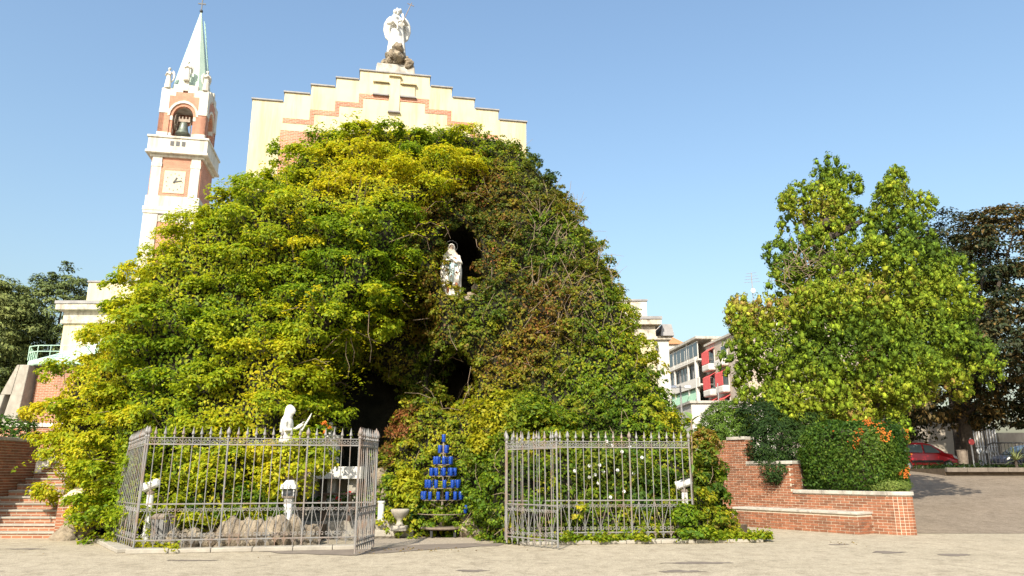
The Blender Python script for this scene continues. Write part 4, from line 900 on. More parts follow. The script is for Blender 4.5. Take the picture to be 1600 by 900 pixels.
railing('gate_leaf', 'open right gate leaf of rusty iron swung outward', 'gate', Vector((-.12, 17.75, .04)), Vector((.98, 16.6, .04)), 9, group='gate leaves')
def kerb(name, label, a, b, w, h, n):
    a = Vector(a); b = Vector(b); t = thing(name, label, 'kerb', (a.x, a.y, 0)); d = (b-a)/n
    for i in range(n):
        p, q = a+d*i+d*.006, a+d*(i+1)-d*.006; o = Vector((d.y, -d.x, 0)).normalized()*(w*.62)
        MB().wall(p+o, q+o, w, 0, h+random.uniform(-.008, .006)).build('kerb_stone', CONC, t, bevel=.015)
kerb('kerb', 'worn concrete kerb under the left front iron fence', FA+Vector((-.1, 0, 0)), FB, .34, .09, 6)
kerb('kerb', 'concrete kerb under the leaning side fence at the far left', FC, FA+Vector((-.15, .1, 0)), .34, .09, 4)
kerb('kerb', 'weedy concrete kerb under the right iron fence', RH+Vector((.3, .02, 0)), FE+Vector((1.6, .2, 0)), .34, .08, 7)
# ================================================================== CANDLE STAND
cs = gr(690, 834); cs = Vector((at(690, 836, 19.9).x, 19.9, 0))
ct = thing('candle_stand', 'tall tiered metal candle stand on a wheeled round base', 'candle stand', cs)
MB().lathe([(.58, .2), (.6, .22), (.6, .255), (.56, .26)], cs, 28).build('base_plate', RUST, ct)
for k in range(5):
    a = k*1.2566+.5; q = cs+Vector((.5*math.cos(a), .5*math.sin(a), 0)); MB().box(q.x-.03, q.x+.03, q.y-.05, q.y+.05, .02, .2).build('caster', BLACK, ct)
MB().tube([cs+Vector((0, 0, .26)), cs+Vector((0, 0, .75)), cs+Vector((0, 0, .76)), cs+Vector((0, 0, 2.4))], [.055, .055, .03, .022], 10).build('pole', RUST, ct)
tiers = [(690, 2.36, 0, 1), (0, 2.08, .12, 4), (0, 1.79, .22, 7), (0, 1.50, .32, 10), (0, 1.20, .42, 12), (0, .91, .51, 14), (0, .57, .62, 0)]
cup = MB().lathe([(.042, 0), (.05, .01), (.05, .19), (.046, .2), (.043, .2), (.04, .04)], n=12).mesh('votive_glass'); cup.polygons.foreach_set('use_smooth', [True]*len(cup.polygons)); cup.materials.append(BLUE)
waxm = MB().lathe([(.034, 0), (.036, .13), (.01, .14)], n=10).mesh('wax')
ORD = ['first', 'second', 'third', 'fourth', 'fifth', 'sixth', 'seventh', 'eighth']
words = ['at the very tip', 'on tier two', 'on tier three', 'on tier four', 'on tier five', 'on the lowest full tier']
for i, (q, z, r, n) in enumerate(tiers):
    if r:
        MB().tube([cs+Vector((r*math.cos(a), r*math.sin(a), z)) for a in [k*math.pi/14 for k in range(29)]], .012, 6).build('ring', RUST, ct)
        for k in range(3): a = k*2.094+.4+i; MB().tube([cs+Vector((0, 0, z-(.22 if r > .3 else .02))), cs+Vector((r*math.cos(a), r*math.sin(a), z))], .009, 5).build('spoke', RUST, ct)
    for k in range(n):
        if i == 5 and k in (1, 2): continue
        a = k*2*math.pi/max(n, 1)+i*.35-1.2; pz = cs+Vector((r*math.cos(a), r*math.sin(a), z+.012))
        o = bpy.data.objects.new('votive_glass', cup); COL.objects.link(o); o.location = pz; OFF[o.name] = pz
        angs = [(q_*2*math.pi/n+i*.35-1.2) for q_ in range(n) if not (i == 5 and q_ in (1, 2))]; fr_ = math.sin(a) <= 0
        same = sorted(math.cos(b_) for b_ in angs if (math.sin(b_) <= 0) == fr_); rk = same.index(min(same, key=lambda c_: abs(c_-math.cos(a))))
        pos = '' if n == 1 else ('only glass' if len(same) == 1 else ORD[rk]+' glass from left')+(' at front ' if fr_ else ' at back ')
        tag(o, ('blue votive glass, '+pos+words[i]).replace('  ', ' ')+(' of the candle stand' if n == 1 else ''), 'candle glass', 'blue votive glasses on the candle stand')
        if k % 3 == 1: put('wax', waxm, WAX, o, Matrix.Translation(pz+Vector((0, 0, .05))))
o = bpy.data.objects.new('votive_glass', cup); COL.objects.link(o); o.location = cs+Vector((.6, -.15, .582)); OFF[o.name] = o.location.copy(); o.rotation_euler = (0, .15, 0); tag(o, 'single blue votive glass alone on the wide bottom ring', 'candle glass')
# ================================================================== LAMPS, BIN, SMALL FURNITURE
def spot(u, v0, v1, Y, yaw, label):
    a, b = at(u, v1, Y), at(u, v0, Y); t = thing('garden_spotlight', label, 'lamp', (a.x, Y, 0), 'white garden spotlights'); h = b.z-.28
    MB().tube([(a.x, Y, 0), (a.x, Y, h)], [.085, .075], 12).build('post', WHITEP, t, smooth=False); MB().lathe([(.09, 0), (.09, .04), (.06, .06)], (a.x, Y, h), 12).build('collar', RUST, t)
    d = Vector((math.cos(yaw), .35, -.35)).normalized(); c = Vector((a.x, Y, h+.2)); MB().tube([c-d*.2, c-d*.16, c+d*.12, c+d*.2], [.06, .1, .1, .115], 12).build('lamp_head', WHITEP, t, bevel=.01)
    MB().tube([(a.x, Y, h+.05), tuple(c)], .03, 8).build('bracket', RUST, t)
spot(233, 752, 795, 17.3, math.pi, 'white spotlight on a post behind the left end of the fence'); spot(1071, 750, 795, 18.75, math.pi, 'white spotlight on a post beside the rubber plant')
def lantern(u, v0, v1, Y, label):
    a, b = at(u, v1, Y), at(u, v0, Y); t = thing('garden_lantern', label, 'lamp', (a.x, Y, 0), 'white garden lanterns'); x, z = a.x, b.z
    MB().box(x-.1, x+.1, Y-.1, Y+.1, 0, z-.4).build('post', WHITEP, t, bevel=.02); MB().box(x-.14, x+.14, Y-.14, Y+.14, z-.4, z-.36).build('base_plate', RUST, t)
    MB().box(x-.12, x+.12, Y-.12, Y+.12, z-.359, z-.22).build('lamp_glass', GLASS, t); 
    for s in (-1, 1):
        for q in (-1, 1): MB().box(x+s*.13-.012, x+s*.13+.012, Y+q*.13-.012, Y+q*.13+.012, z-.36, z-.2).build('lamp_bar', WHITEP, t)
    MB().box(x-.18, x+.18, Y-.18, Y+.18, z-.2, z-.1, .01).build('hood', WHITEP, t, bevel=.01); MB().box(x-.15, x+.15, Y-.15, Y+.15, z-.099, z, .07).build('cap', WHITEP, t, bevel=.02)
lantern(451, 750, 795, 17.9, 'white lantern on a square post below the kneeling statue'); lantern(806, 742, 795, 18.9, 'white lantern on a square post behind the right gate leaf')
p = at(595, 808, 19.9); o = MB().lathe([(.11, 0), (.11, .04), (.085, .06), (.08, .46), (.1, .48), (.1, .52)], (p.x, 19.9, .362), 14).build('white_cylinder_post', WHITEP); tag(o, 'short white cylindrical post on the altar step', 'post')
p = at(624, 828, 19.45); ur = thing('stone_urn', 'small stone garden urn on a stepped foot beside the altar steps', 'urn', (p.x, 19.45, 0))
MB().box(p.x-.2, p.x+.2, 19.25, 19.65, .18, .3).build('foot', CONC, ur, bevel=.02); MB().lathe([(.13, .3), (.08, .36), (.07, .44), (.14, .5), (.21, .6), (.24, .68), (.22, .7)], (p.x, 19.45, 0), 16).build('bowl', CONC, ur, smooth=True)
p = at(253, 845, 16.9); bi = thing('litter_bin', 'slatted grey litter bin behind the left corner of the fence', 'bin', (p.x, 16.9, 0))
MB().lathe([(.2, .12), (.22, .62), (.2, .62)], (p.x, 16.9, 0), 16).build('liner', BLACK, bi); MB().lathe([(.26, .62), (.27, .66), (.2, .72), (.1, .73)], (p.x, 16.9, 0), 16).build('lid', RUST, bi)
for k in range(14):
    a = k*math.pi/7; q = Vector((p.x+.235*math.cos(a), 16.9+.235*math.sin(a), 0)); M_b = frame(q.x, q.y, 0, -math.sin(a), math.cos(a)); MB(M_b).box(-.04, .04, -.01, .012, .1, .63).build('slat', IRON, bi)
# iron bench in front of altar
a0, a1 = at(512, 815, 18.3).x, at(552, 815, 18.3).x
ib = thing('iron_kneeler', 'black iron kneeler with curved legs in front of the altar', 'kneeler', ((a0+a1)/2, 18.3, .42))
for x in (a0, a1):
    s = -1 if x == a0 else 1
    for y in (18.1, 18.45): MB().tube([(x+s*.05, y, .42), (x, y, .55), (x-s*.03, y, .7), (x+s*.04, y, .95)], .018, 6).build('leg', DARKIRON, ib)
for i in range(6): q = a0+(a1-a0)*(i+.2)/5.6; MB().box(q, q+.06, 18.1, 18.45, .66, .69).build('slat', DARKIRON, ib)
MB().box(a0, a1, 18.08, 18.11, .62, .66).build('rail', DARKIRON, ib); MB().box(a0, a1, 18.44, 18.47, .62, .66).build('rail', DARKIRON, ib)
a0, a1 = at(500, 772, 19.4).x, at(556, 772, 19.4).x; wk = thing('wooden_bench', 'dark wooden bench under the altar front', 'bench', ((a0+a1)/2, 19.4, .42)); zz = at(520, 770, 19.4).z
MB().box(a0, a1, 19.25, 19.5, zz-.05, zz).build('seat', DARKW, wk, bevel=.01)
for x in (a0+.1, a1-.16): MB().box(x, x+.06, 19.28, 19.47, .42, zz-.051).build('leg', DARKW, wk)
# rocks edging the bed behind the left fence and right of the candle stand
rb = thing('rock_border', 'low rough tufa rock edging behind the left iron fence', 'rocks', (-5.5, 17.3, 0))
for i in range(22):
    f = i/21; x = -7.4+f*2.75; y = 16.9+f*.75+random.uniform(-.08, .08); h = random.uniform(.2, .3)*(1.15 if f > .35 else .8)
    rock('stone', rb, (x, y, h*.7), (random.uniform(.16, .26), .22, h))
MB().box(-7.5, -4.6, 17.6, 19.6, .0, .36).build('flower_bed', SOIL, kind='structure')
MB().plan([(-1.0, 20.2), (.1, 18.9), (4.6, 18.75), (6.5, 21.4), (4, 24), (-1, 24)], 0, .2).build('flower_bed', SOIL, kind='structure')
rb = thing('rockery_stones', 'pale craggy rocks beside the candle stand near the right gate', 'rocks', (0, 19.7, 0))
for u, v, y, r in ((730, 838, 19.9, (.24, .3, .3)), (735, 818, 20.1, (.2, .25, .25)), (750, 836, 19.8, (.25, .3, .25)), (765, 832, 19.7, (.25, .3, .34)), (780, 836, 19.6, (.25, .3, .26)), (793, 838, 19.4, (.2, .3, .22)), (705, 790, 20.9, (.14, .2, .26)), (701, 818, 20.9, (.2, .2, .26)), (682, 812, 21.0, (.2, .2, .4)), (742, 845, 19.6, (.16, .2, .14)), (770, 846, 19.4, (.16, .2, .12))):
    q = at(u, v, y); rock('stone', rb, (q.x, y, max(.05, q.z)), r)
# ================================================================== PLANTS
def E1(u, v, y, r): return (tuple(at(u, v, y)), r)
LIME = [(.08, .16, .012), (.15, .23, .013), (.26, .30, .014), (.38, .36, .016)]
shrub('round_photinia', 'rounded bush with coppery red leaf tips below the central cave', 'bush', (at(645, 700, 20.9).x, 20.9, 0), [E1(645, 690, 21.6, (.72, .5, .95)), E1(650, 760, 21.4, (.75, .4, .9)), E1(612, 740, 21.3, (.45, .4, .8))], 130, 42, .26, .115, .38, [(.05, .08, .012), (.09, .12, .015), (.15, .12, .02), (.22, .10, .03), (.26, .09, .035)], 11, amp=.6, T=True)
shrub('red_tip_shrub', 'reddish-green shrub just right of the blue candle stand top', 'bush', (at(720, 720, 20.8).x, 20.8, 0), [E1(712, 690, 21.6, (.55, .4, .7)), E1(728, 745, 21.3, (.6, .4, .9))], 80, 40, .24, .11, .45, [(.05, .09, .012), (.09, .14, .014), (.2, .13, .02), (.3, .12, .04)], 12, T=True)
shrub('lime_shrub', 'bright lime-green shrub left of the candle stand', 'bush', (at(640, 770, 20.1).x, 20.1, 0), [E1(636, 765, 20.2, (.42, .35, .5))], 34, 40, .22, .13, .36, LIME, 13, T=True)
shrub('low_green_shrub', 'low dark leafy shrub beside the stone urn', 'bush', (at(650, 815, 20.2).x, 20.2, 0), [E1(648, 808, 20.2, (.4, .3, .38)), E1(625, 795, 20.3, (.28, .25, .25))], 34, 36, .18, .08, .55, GREEN, 14)
shrub('yellow_shrub', 'large yellow-green shrub rising behind the right gate leaf', 'bush', (at(800, 690, 19.8).x, 19.8, 0), [E1(800, 655, 20.5, (1.1, .7, .75)), E1(770, 695, 20.6, (.6, .6, .7)), E1(850, 680, 20.2, (1.0, .6, .8))], 150, 52, .32, .11, .55, [(.07, .14, .012), (.14, .20, .013), (.24, .27, .014), (.36, .33, .016)], 15)
shrub('feathery_shrub', 'soft grey-green feathery shrub right of the candle stand', 'bush', (at(755, 770, 19.9).x, 19.9, 0), [E1(758, 740, 20.6, (.5, .45, .75)), E1(766, 795, 20.3, (.45, .35, .45))], 70, 55, .22, .09, .22, [(.06, .10, .025), (.10, .15, .03), (.16, .2, .035)], 16, T=True)
shrub('rose_bush', 'rose bush dotted with white roses behind the right fence', 'bush', (at(960, 770, 19.3).x, 19.3, 0), [E1(955, 740, 19.3, (.95, .35, .9)), E1(1010, 770, 19.3, (.6, .35, .6))], 90, 40, .24, .10, .55, GREEN+[(.2, .22, .02)], 17)
rt = bpy.data.objects['rose_bush']
for u, v in ((948, 690), (957, 696), (972, 706), (984, 698), (921, 728), (937, 727), (943, 737), (921, 746), (930, 742), (975, 768), (954, 777), (898, 736), (1003, 715), (965, 735), (935, 755), (990, 740)):
    p = at(u, v, 18.92); m = MB()
    for k in range(6):
        a = k*1.05; m.ball((p.x+.022*math.cos(a), p.y+.012*math.sin(2*a), p.z+.022*math.sin(a)), (.024, .02, .024), 6, 4)
    m.build('rose', WHITEP, rt, smooth=True)
shrub('bed_plants', 'small bright plants growing above the rock edging behind the left fence', 'plants', (-6.0, 18, .2), [E1(300, 800, 17.8, (.9, .35, .3)), E1(390, 795, 17.9, (.9, .35, .38)), E1(340, 780, 18.1, (1.2, .3, .4))], 90, 34, .22, .09, .5, [(.04, .10, .012), (.09, .17, .014), (.2, .26, .016), (.4, .36, .02)], 18)
shrub('pedestal_ivy', 'yellowish ivy wrapped over the pedestal of the kneeling statue', 'ivy', (at(450, 760, 18).x, 18.1, .2), [E1(452, 745, 18.15, (.55, .3, .75)), E1(440, 705, 18.2, (.75, .28, .22)), E1(490, 715, 18.4, (.5, .3, .4))], 80, 44, .24, .10, .6, CANPAL[1:], 19)
shrub('fence_creeper', 'yellow-green creeper swallowing the right end of the iron fence', 'creeper', (at(1075, 810, 18.3).x, 18.2, 0), [E1(1074, 805, 18.15, (.28, .15, .26)), E1(1088, 832, 18.15, (.4, .2, .14))], 36, 40, .14, .085, .6, LIME, 20)
shrub('wall_creeper', 'green and bronze creeper at the foot of the grotto beside the brick wall', 'creeper', (at(1112, 800, 20).x, 20, 0), [E1(1108, 770, 20.2, (.42, .5, 1.3)), E1(1100, 720, 20.6, (.45, .5, .8)), E1(1112, 825, 19.8, (.5, .5, .4))], 110, 40, .22, .12, .6, [(.04, .09, .012), (.08, .14, .014), (.18, .2, .02), (.26, .2, .03), (.3, .17, .05)], 21)
# weeds creeping over the right kerb
n = 5200; f = rng.random(n)**.7; Pw = np.stack([.6+f*5.6, 17.82+f*.75+rng.normal(0, .13, n)+.10*np.sin(f*40), .06+np.abs(rng.normal(0, .08, n))], 1)
ok = nz(Pw, 2.2, 31)+f*1.1 > .1; Pw = Pw[ok]
o = leafmesh('kerb_weeds', Pw, rng.normal(0, .5, Pw.shape)+np.array([0, -.2, 1]), .085, .6, pal(Pw, LIME, 1.5, 3), LEAF, None); o['label'] = 'yellow-green weeds creeping over the right fence kerb'; o['category'] = 'weeds'
n = 900; f = rng.random(n); Pw = np.stack([-9.4+f*2.6, 18.0-f*2.1+rng.normal(0, .14, n), .05+np.abs(rng.normal(0, .06, n))], 1)
o = leafmesh('kerb_weeds', Pw, rng.normal(0, .5, Pw.shape)+np.array([0, -.2, 1]), .075, .55, pal(Pw, LIME, 1.5, 3), LEAF, None); o['label'] = 'sparse weeds and fallen leaves along the far left fence kerb'; o['category'] = 'weeds'
n = 1500; xw = rng.uniform(-11, 8, n); yk = 16.1+np.clip(xw+7.7, 0, 12)*.2-np.abs(rng.normal(0, .5, n))-.2; Pw = np.stack([xw, yk, np.full(n, .018)], 1); Pw = Pw[nz(Pw, 1.2, 71)+rng.normal(0, .3, n) > .35]
o = leafmesh('fallen_leaves', Pw, rng.normal(0, .15, Pw.shape)+np.array([0, 0, 1]), .05, .6, pal(Pw, [(.2, .12, .04), (.32, .22, .05), (.16, .09, .04)], 1.5, 3), LEAF, None); o['label'] = 'scattered dry fallen leaves on the asphalt'; o['category'] = 'leaves'
# rubber plant with large leaves
b = Vector((at(1087, 840, 18.7).x, 18.7, 0)); zt_r = at(1090, 655, 18.7).z
rp = thing('rubber_plant', 'tall rubber plant with big glossy leaves at the right fence end', 'plant', b)
pts = [b, b+Vector((-.02, 0, 1.2)), b+Vector((.03, 0, 2.2)), Vector((b.x+.06, 18.7, zt_r))]; MB().tube(pts, [.03, .026, .02, .01], 7).build('stem', TWIG, rp)
BIGL = surf('glossy_leaf', (.06, .12, .015), (.20, .26, .04), 4, .3, spec=.6)
lm = MB(); prof = [0, .5, .85, 1, .95, .75, .4, 0]
for i, w_ in enumerate(prof):
    t = i/7; lm.v += [(-.075*w_, .36*t, .02*w_-.1*t*t), (0, .36*t, -.1*t*t), (.075*w_, .36*t, .02*w_-.1*t*t)]
lm.f = [(i*3+j, i*3+j+1, i*3+j+4, i*3+j+3) for i in range(7) for j in range(2)]; lm = lm.mesh('large_leaf'); lm.polygons.foreach_set('use_smooth', [True]*len(lm.polygons))
for i in range(19):
    t = .30+.7*i/18; seg = t*3; k = min(2, int(seg)); c = pts[k].lerp(pts[k+1], seg-k); a = i*2.4+1
    put('large_leaf', lm, BIGL, rp, Matrix.Translation(c) @ Matrix.Rotation(a, 4, 'Z') @ Matrix.Rotation(random.uniform(-.9, .5) if i < 17 else .8, 4, 'X') @ Matrix.Scale(random.uniform(.8, 1.15), 4))
# ---- pyracantha hedge, clipped like a rounded block
hc = wp(1.42, .9); hz0, hz1 = 1.0, 3.08
Mh = Matrix.Translation(hc+Vector((0, 0, 1.98))) @ frame(0, 0, 0, -TW.x, -TW.y)
n = 26000; D = unit(rng.normal(size=(n, 3))); ex = 5.0; q = (np.abs(D)**ex).sum(1)**(-1/ex); Ls = D*q[:, None]*np.array([1.32, .9, 1.02])
Nl = unit(np.sign(D)*np.abs(D*q[:, None])**(ex-1)/np.array([1.32, .9, 1.02])); Ls = Ls+Nl*(rng.uniform(-.2, .05, n)+.06*nz(Ls, 3, 33))[:, None]
R3 = np.array(Mh.to_3x3()); Ph = Ls @ R3.T+np.array(Mh.to_translation()); Nh = Nl @ R3.T
hd = thing('pyracantha_hedge', 'clipped dark green hedge with orange berries on the planter wall', 'hedge', hc+Vector((0, 0, .95)))
MB(Mh).loft([(0, 0, -1.0, 1.05, .68), (0, 0, 0, 1.1, .7), (0, 0, .8, 1.0, .65), (0, 0, .9, .7, .45)], 20).build('stem', BARK, hd)
leafmesh('leaves', Ph, Nh+rng.normal(0, .45, Nh.shape), .085, .5, pal(Ph, [(.025, .06, .012), (.045, .10, .014), (.075, .145, .016), (.14, .2, .025)], 1.4, 34), LEAF, hd)
w_ = (nz(Ph, 2.1, 35)*.55+nz(Ph, 6.0, 37)*.7+.35*(Ph[:, 2]-2.3)+.3*(Ph[:, 0]-hc.x) > .95)*(Ls[:, 2] > -.9); Pb = Ph[w_]+Nh[w_]*.05; Pb = Pb[rng.random(len(Pb)) < .25]
Pb = np.repeat(Pb, 3, 0)+rng.normal(0, .02, (len(Pb)*3, 3)); nb = len(Pb)
leafmesh('berries', np.r_[Pb, Pb], np.r_[np.tile([0, -1., .2], (nb, 1)), np.tile([-1, -.4, .3], (nb, 1))], .036, .9, pal(np.r_[Pb, Pb], [(.32, .07, .01), (.42, .11, .015), (.48, .16, .02)], 2, 36), LEAFD, hd)
shrub('juniper_tuft', 'pale green juniper tuft trailing over the planter corner', 'bush', (10.3, 21.0, 1.1), [((10.35, 20.95, 1.22), (.5, .35, .2))], 30, 60, .18, .09, .2, [(.10, .16, .04), (.18, .24, .05), (.24, .29, .07)], 40, T=True)
JUN = [(.010, .022, .008), (.016, .036, .009), (.026, .054, .011), (.045, .08, .013)]
shrub('drooping_juniper', 'dark juniper drooping over the stepped brick wall', 'bush', (8.7, 24.2, 1.3), [E1(1205, 690, 24.3, (.9, .8, 1.0)), E1(1215, 730, 23.4, (.45, .4, .5)), E1(1255, 715, 24.0, (.8, .8, .9)), E1(1190, 655, 25, (.8, .8, .7)), E1(1182, 692, 24.7, (.5, .5, .8)), E1(1270, 690, 24.5, (.8, .7, .9))], 330, 60, .25, .11, .25, JUN, 41, mat=NEEDLE, T=True)
shrub('clipped_round_bush', 'clipped dome-shaped evergreen bush above the high brick wall', 'bush', (at(1140, 680, 25.6).x, 25.6, 1.7), [E1(1138, 672, 25.7, (.9, .85, 1.0))], 190, 80, .22, .09, .3, [(.03, .07, .012), (.06, .11, .014), (.10, .16, .018)], 42, mat=NEEDLE, T=True)
# ---- the conifer
s_ = 26.5/1155/.965*.91
def CE(u, v, ru, rv, y): return (tuple(at(u, v, y)), (ru*s_, min(ru, 110)*s_*.85, rv*s_*.98))
cE = [CE(1290, 332, 56, 76, 27.6), CE(1395, 350, 54, 80, 27.4), CE(1340, 440, 120, 85, 27.2), CE(1215, 545, 70, 78, 26.3), CE(1440, 520, 88, 92, 26.6), CE(1330, 570, 140, 88, 26.2), CE(1250, 632, 66, 48, 25.3), CE(1385, 600, 80, 42, 25.5), CE(1235, 425, 38, 50, 27), CE(1180, 500, 40, 40, 26.6), CE(1455, 430, 38, 55, 27.2), CE(1300, 500, 70, 60, 25.6), CE(1320, 650, 80, 32, 26.0), CE(1297, 282, 26, 34, 27.6), CE(1398, 296, 26, 36, 27.4), CE(1428, 335, 24, 34, 27.2), CE(1246, 330, 22, 34, 27.4), CE(1160, 500, 30, 34, 26.4)]
cf = thing('conifer_tree', 'large bushy twin-peaked cypress tree behind the brick planter', 'tree', (12.1, 26.8, 1.2))
C, O = ell_surface(cE, 9000); pk = poisson(C, .92, 500); C = C[pk]; O = O[pk]; C = C+O*rng.uniform(-.65, .25, (len(C), 1)); O2 = unit(O*.8+np.array([0, 0, .7]))
P, Nn, D, k, TS, TR = lobes(C, O2, .48*np.exp(rng.normal(0, .2, len(C))), 26, .13, 22)
Q, QO = ell_surface([(c, tuple(r*.7 for r in R_)) for c, R_ in cE], 30000, .6)
P = np.r_[P, Q]; Nn = np.r_[Nn, QO+rng.normal(0, .5, QO.shape)]; D = np.r_[D, QO]; sz = np.r_[np.full(len(P)-len(Q), .095), np.full(len(Q), .15)]
CONP = [(.036, .064, .008), (.06, .105, .010), (.10, .155, .011), (.155, .205, .013), (.215, .235, .018), (.22, .14, .045)]
tuftmesh('sprays', TS, TR*.64, pal(TS+rng.normal(0, .4, TS.shape), CONP, .9, 45, .4, .1, .12), NEEDLE, cf)
leafmesh('crown', P, Nn, sz, .42, pal(np.r_[P[:len(k)]+rng.normal(0, .4, (k.max()+1, 3))[k], P[len(k):]], CONP, .9, 45, .4, .13, .12), NEEDLE, cf, T=D+np.array([0, 0, .7]), tj=.6)
m = MB(); tb_ = Vector((12.1, 26.8, .8))
m.tube([tb_, tb_+Vector((-.1, .1, 2.5)), tb_+Vector((-.6, .5, 6)), Vector(cE[0][0])+Vector((0, 0, 1))], [.42, .34, .22, .04], 10); m.build('trunk', BARK, cf)
for e in cE: 
    c = Vector(e[0]); s0 = Vector((12.0, 26.9, max(1.8, c.z-2.2))); MB().tube([s0, s0.lerp(c, .5)+Vector((0, 0, -.3)), c], [.16, .1, .03], 6).build('limb', BARK, cf)
m = MB()     # dead twigs showing in the gap on the left
for i in range(90):
    p = at(random.uniform(1225, 1330), random.uniform(395, 455), 26.0); d = Vector((random.uniform(-1, 1), random.uniform(-.3, .3), random.uniform(-.2, 1))).normalized()*random.uniform(.3, .9); m.tube([p, p+d*.5+Vector((0, 0, .05)), p+d], [.012, .009, .004], 4, False)
stuff(m.build('twig', TWIG, cf))
# ---- horse chestnuts up on the street
HCP = [(.010, .020, .007), (.016, .028, .008), (.024, .036, .010), (.04, .04, .013), (.09, .065, .02), (.2, .125, .035)]
def broad(name, label, base, tz, E, ncl, per, cr, size, cols, seed, group=None, asp=.5):
    t = thing(name, label, 'tree', base, group)
    C, O = ell_surface(E, ncl); C = C+O*rng.uniform(-1.1, .25, (len(C), 1))
    P, Nn, D, k = clumps(C, O, cr*np.exp(rng.normal(0, .3, ncl)), per, .45, .8, .4, 1.15)
    leafmesh('crown', P, Nn, size, asp, pal(P, cols, .5, seed, .5, .2, .16), LEAFD, t, T=D+np.array([0, 0, -.7]), tj=.6)
    b = Vector(base); top = Vector((base[0], base[1], tz)); MB().tube([b, b+Vector((.05, 0, (tz-base[2])*.4)), top, top+Vector((0, 0, 4))], [.42, .34, .26, .06], 10).build('trunk', BARK, t)
    for c, r in E:
        c = Vector(c); MB().tube([top, top.lerp(c, .5)+Vector((0, 0, .6)), c+Vector((0, 0, r[2]*.5))], [.2, .12, .03], 6).build('limb', BARK, t)
    return t
tx = at(1515, 720, 40).x
broad('chestnut_tree', 'dark broad chestnut tree with browning leaves at the right edge', (tx, 40, RZ), 4.6, [((tx+2.6, 40.5, 8.4), (5.6, 4.5, 4.6)), ((tx-1.0, 41, 7.2), (3.6, 3.6, 3.6)), ((tx+3.4, 41, 12.6), (3.6, 3.4, 3.6)), ((tx+4.8, 38.2, 7.2), (3.2, 2.6, 2.8)), ((tx+5.5, 41, 15), (2.0, 2, 2.0)), ((23.6, 35, 7.6), (2.4, 2.0, 1.9))], 800, 80, .7, .22, HCP, 50)  # last, nearest crown lobe is added to throw shade on the bed kerb
tx2 = at(1500, 700, 47).x
broad('background_tree', 'taller pale-brown leafy tree behind the cypress and chestnut', (tx2, 47, RZ), 6, [((tx2, 47, 12), (4.0, 3.5, 5.0)), ((tx2+1.2, 47, 15.6), (2.4, 2.4, 2.6)), ((tx2-1.8, 47, 13.5), (2.0, 2, 3))], 330, 70, .75, .2, HCP[1:], 51)
OLV = [(.07, .095, .03), (.10, .135, .04), (.145, .18, .05), (.19, .21, .06)]
for i, (u, v, y, lab, E) in enumerate(((20, 560, 62, 'big olive-green tree behind the copper-roofed chapel', [(-2, 0, 0, 4.5, 4, 6.2), (3, 1, -2, 3, 3, 4.5)]), (78, 540, 64, 'narrower dark tree with a wispy top left of the cream church wing', [(0, 0, 0, 3.6, 3.5, 6.3), (.7, 0, 4.6, 1.0, 1, 2.6), (-4, 0, -3, 3, 3, 4)]), (-40, 545, 60, 'dense green tree cut off by the left picture edge', [(0, 0, 0, 5, 4, 6)]))):
    c = at(u, v, y); broad('backdrop_tree', lab, (c.x, y, 3.05), 6, [((c.x+e[0], y+e[1], c.z+e[2]), e[3:]) for e in E], 480, 80, .75, .3, OLV, 52+i, 'trees behind the chapel', .4)
shrub('wall_top_bush', 'small green bush peeking over the left flank wall', 'bush', (-15.3, 22.5, 0), [((-15.2, 22.6, 2.75), (.9, .6, .55))], 50, 40, .24, .09, .5, GREEN, 60)
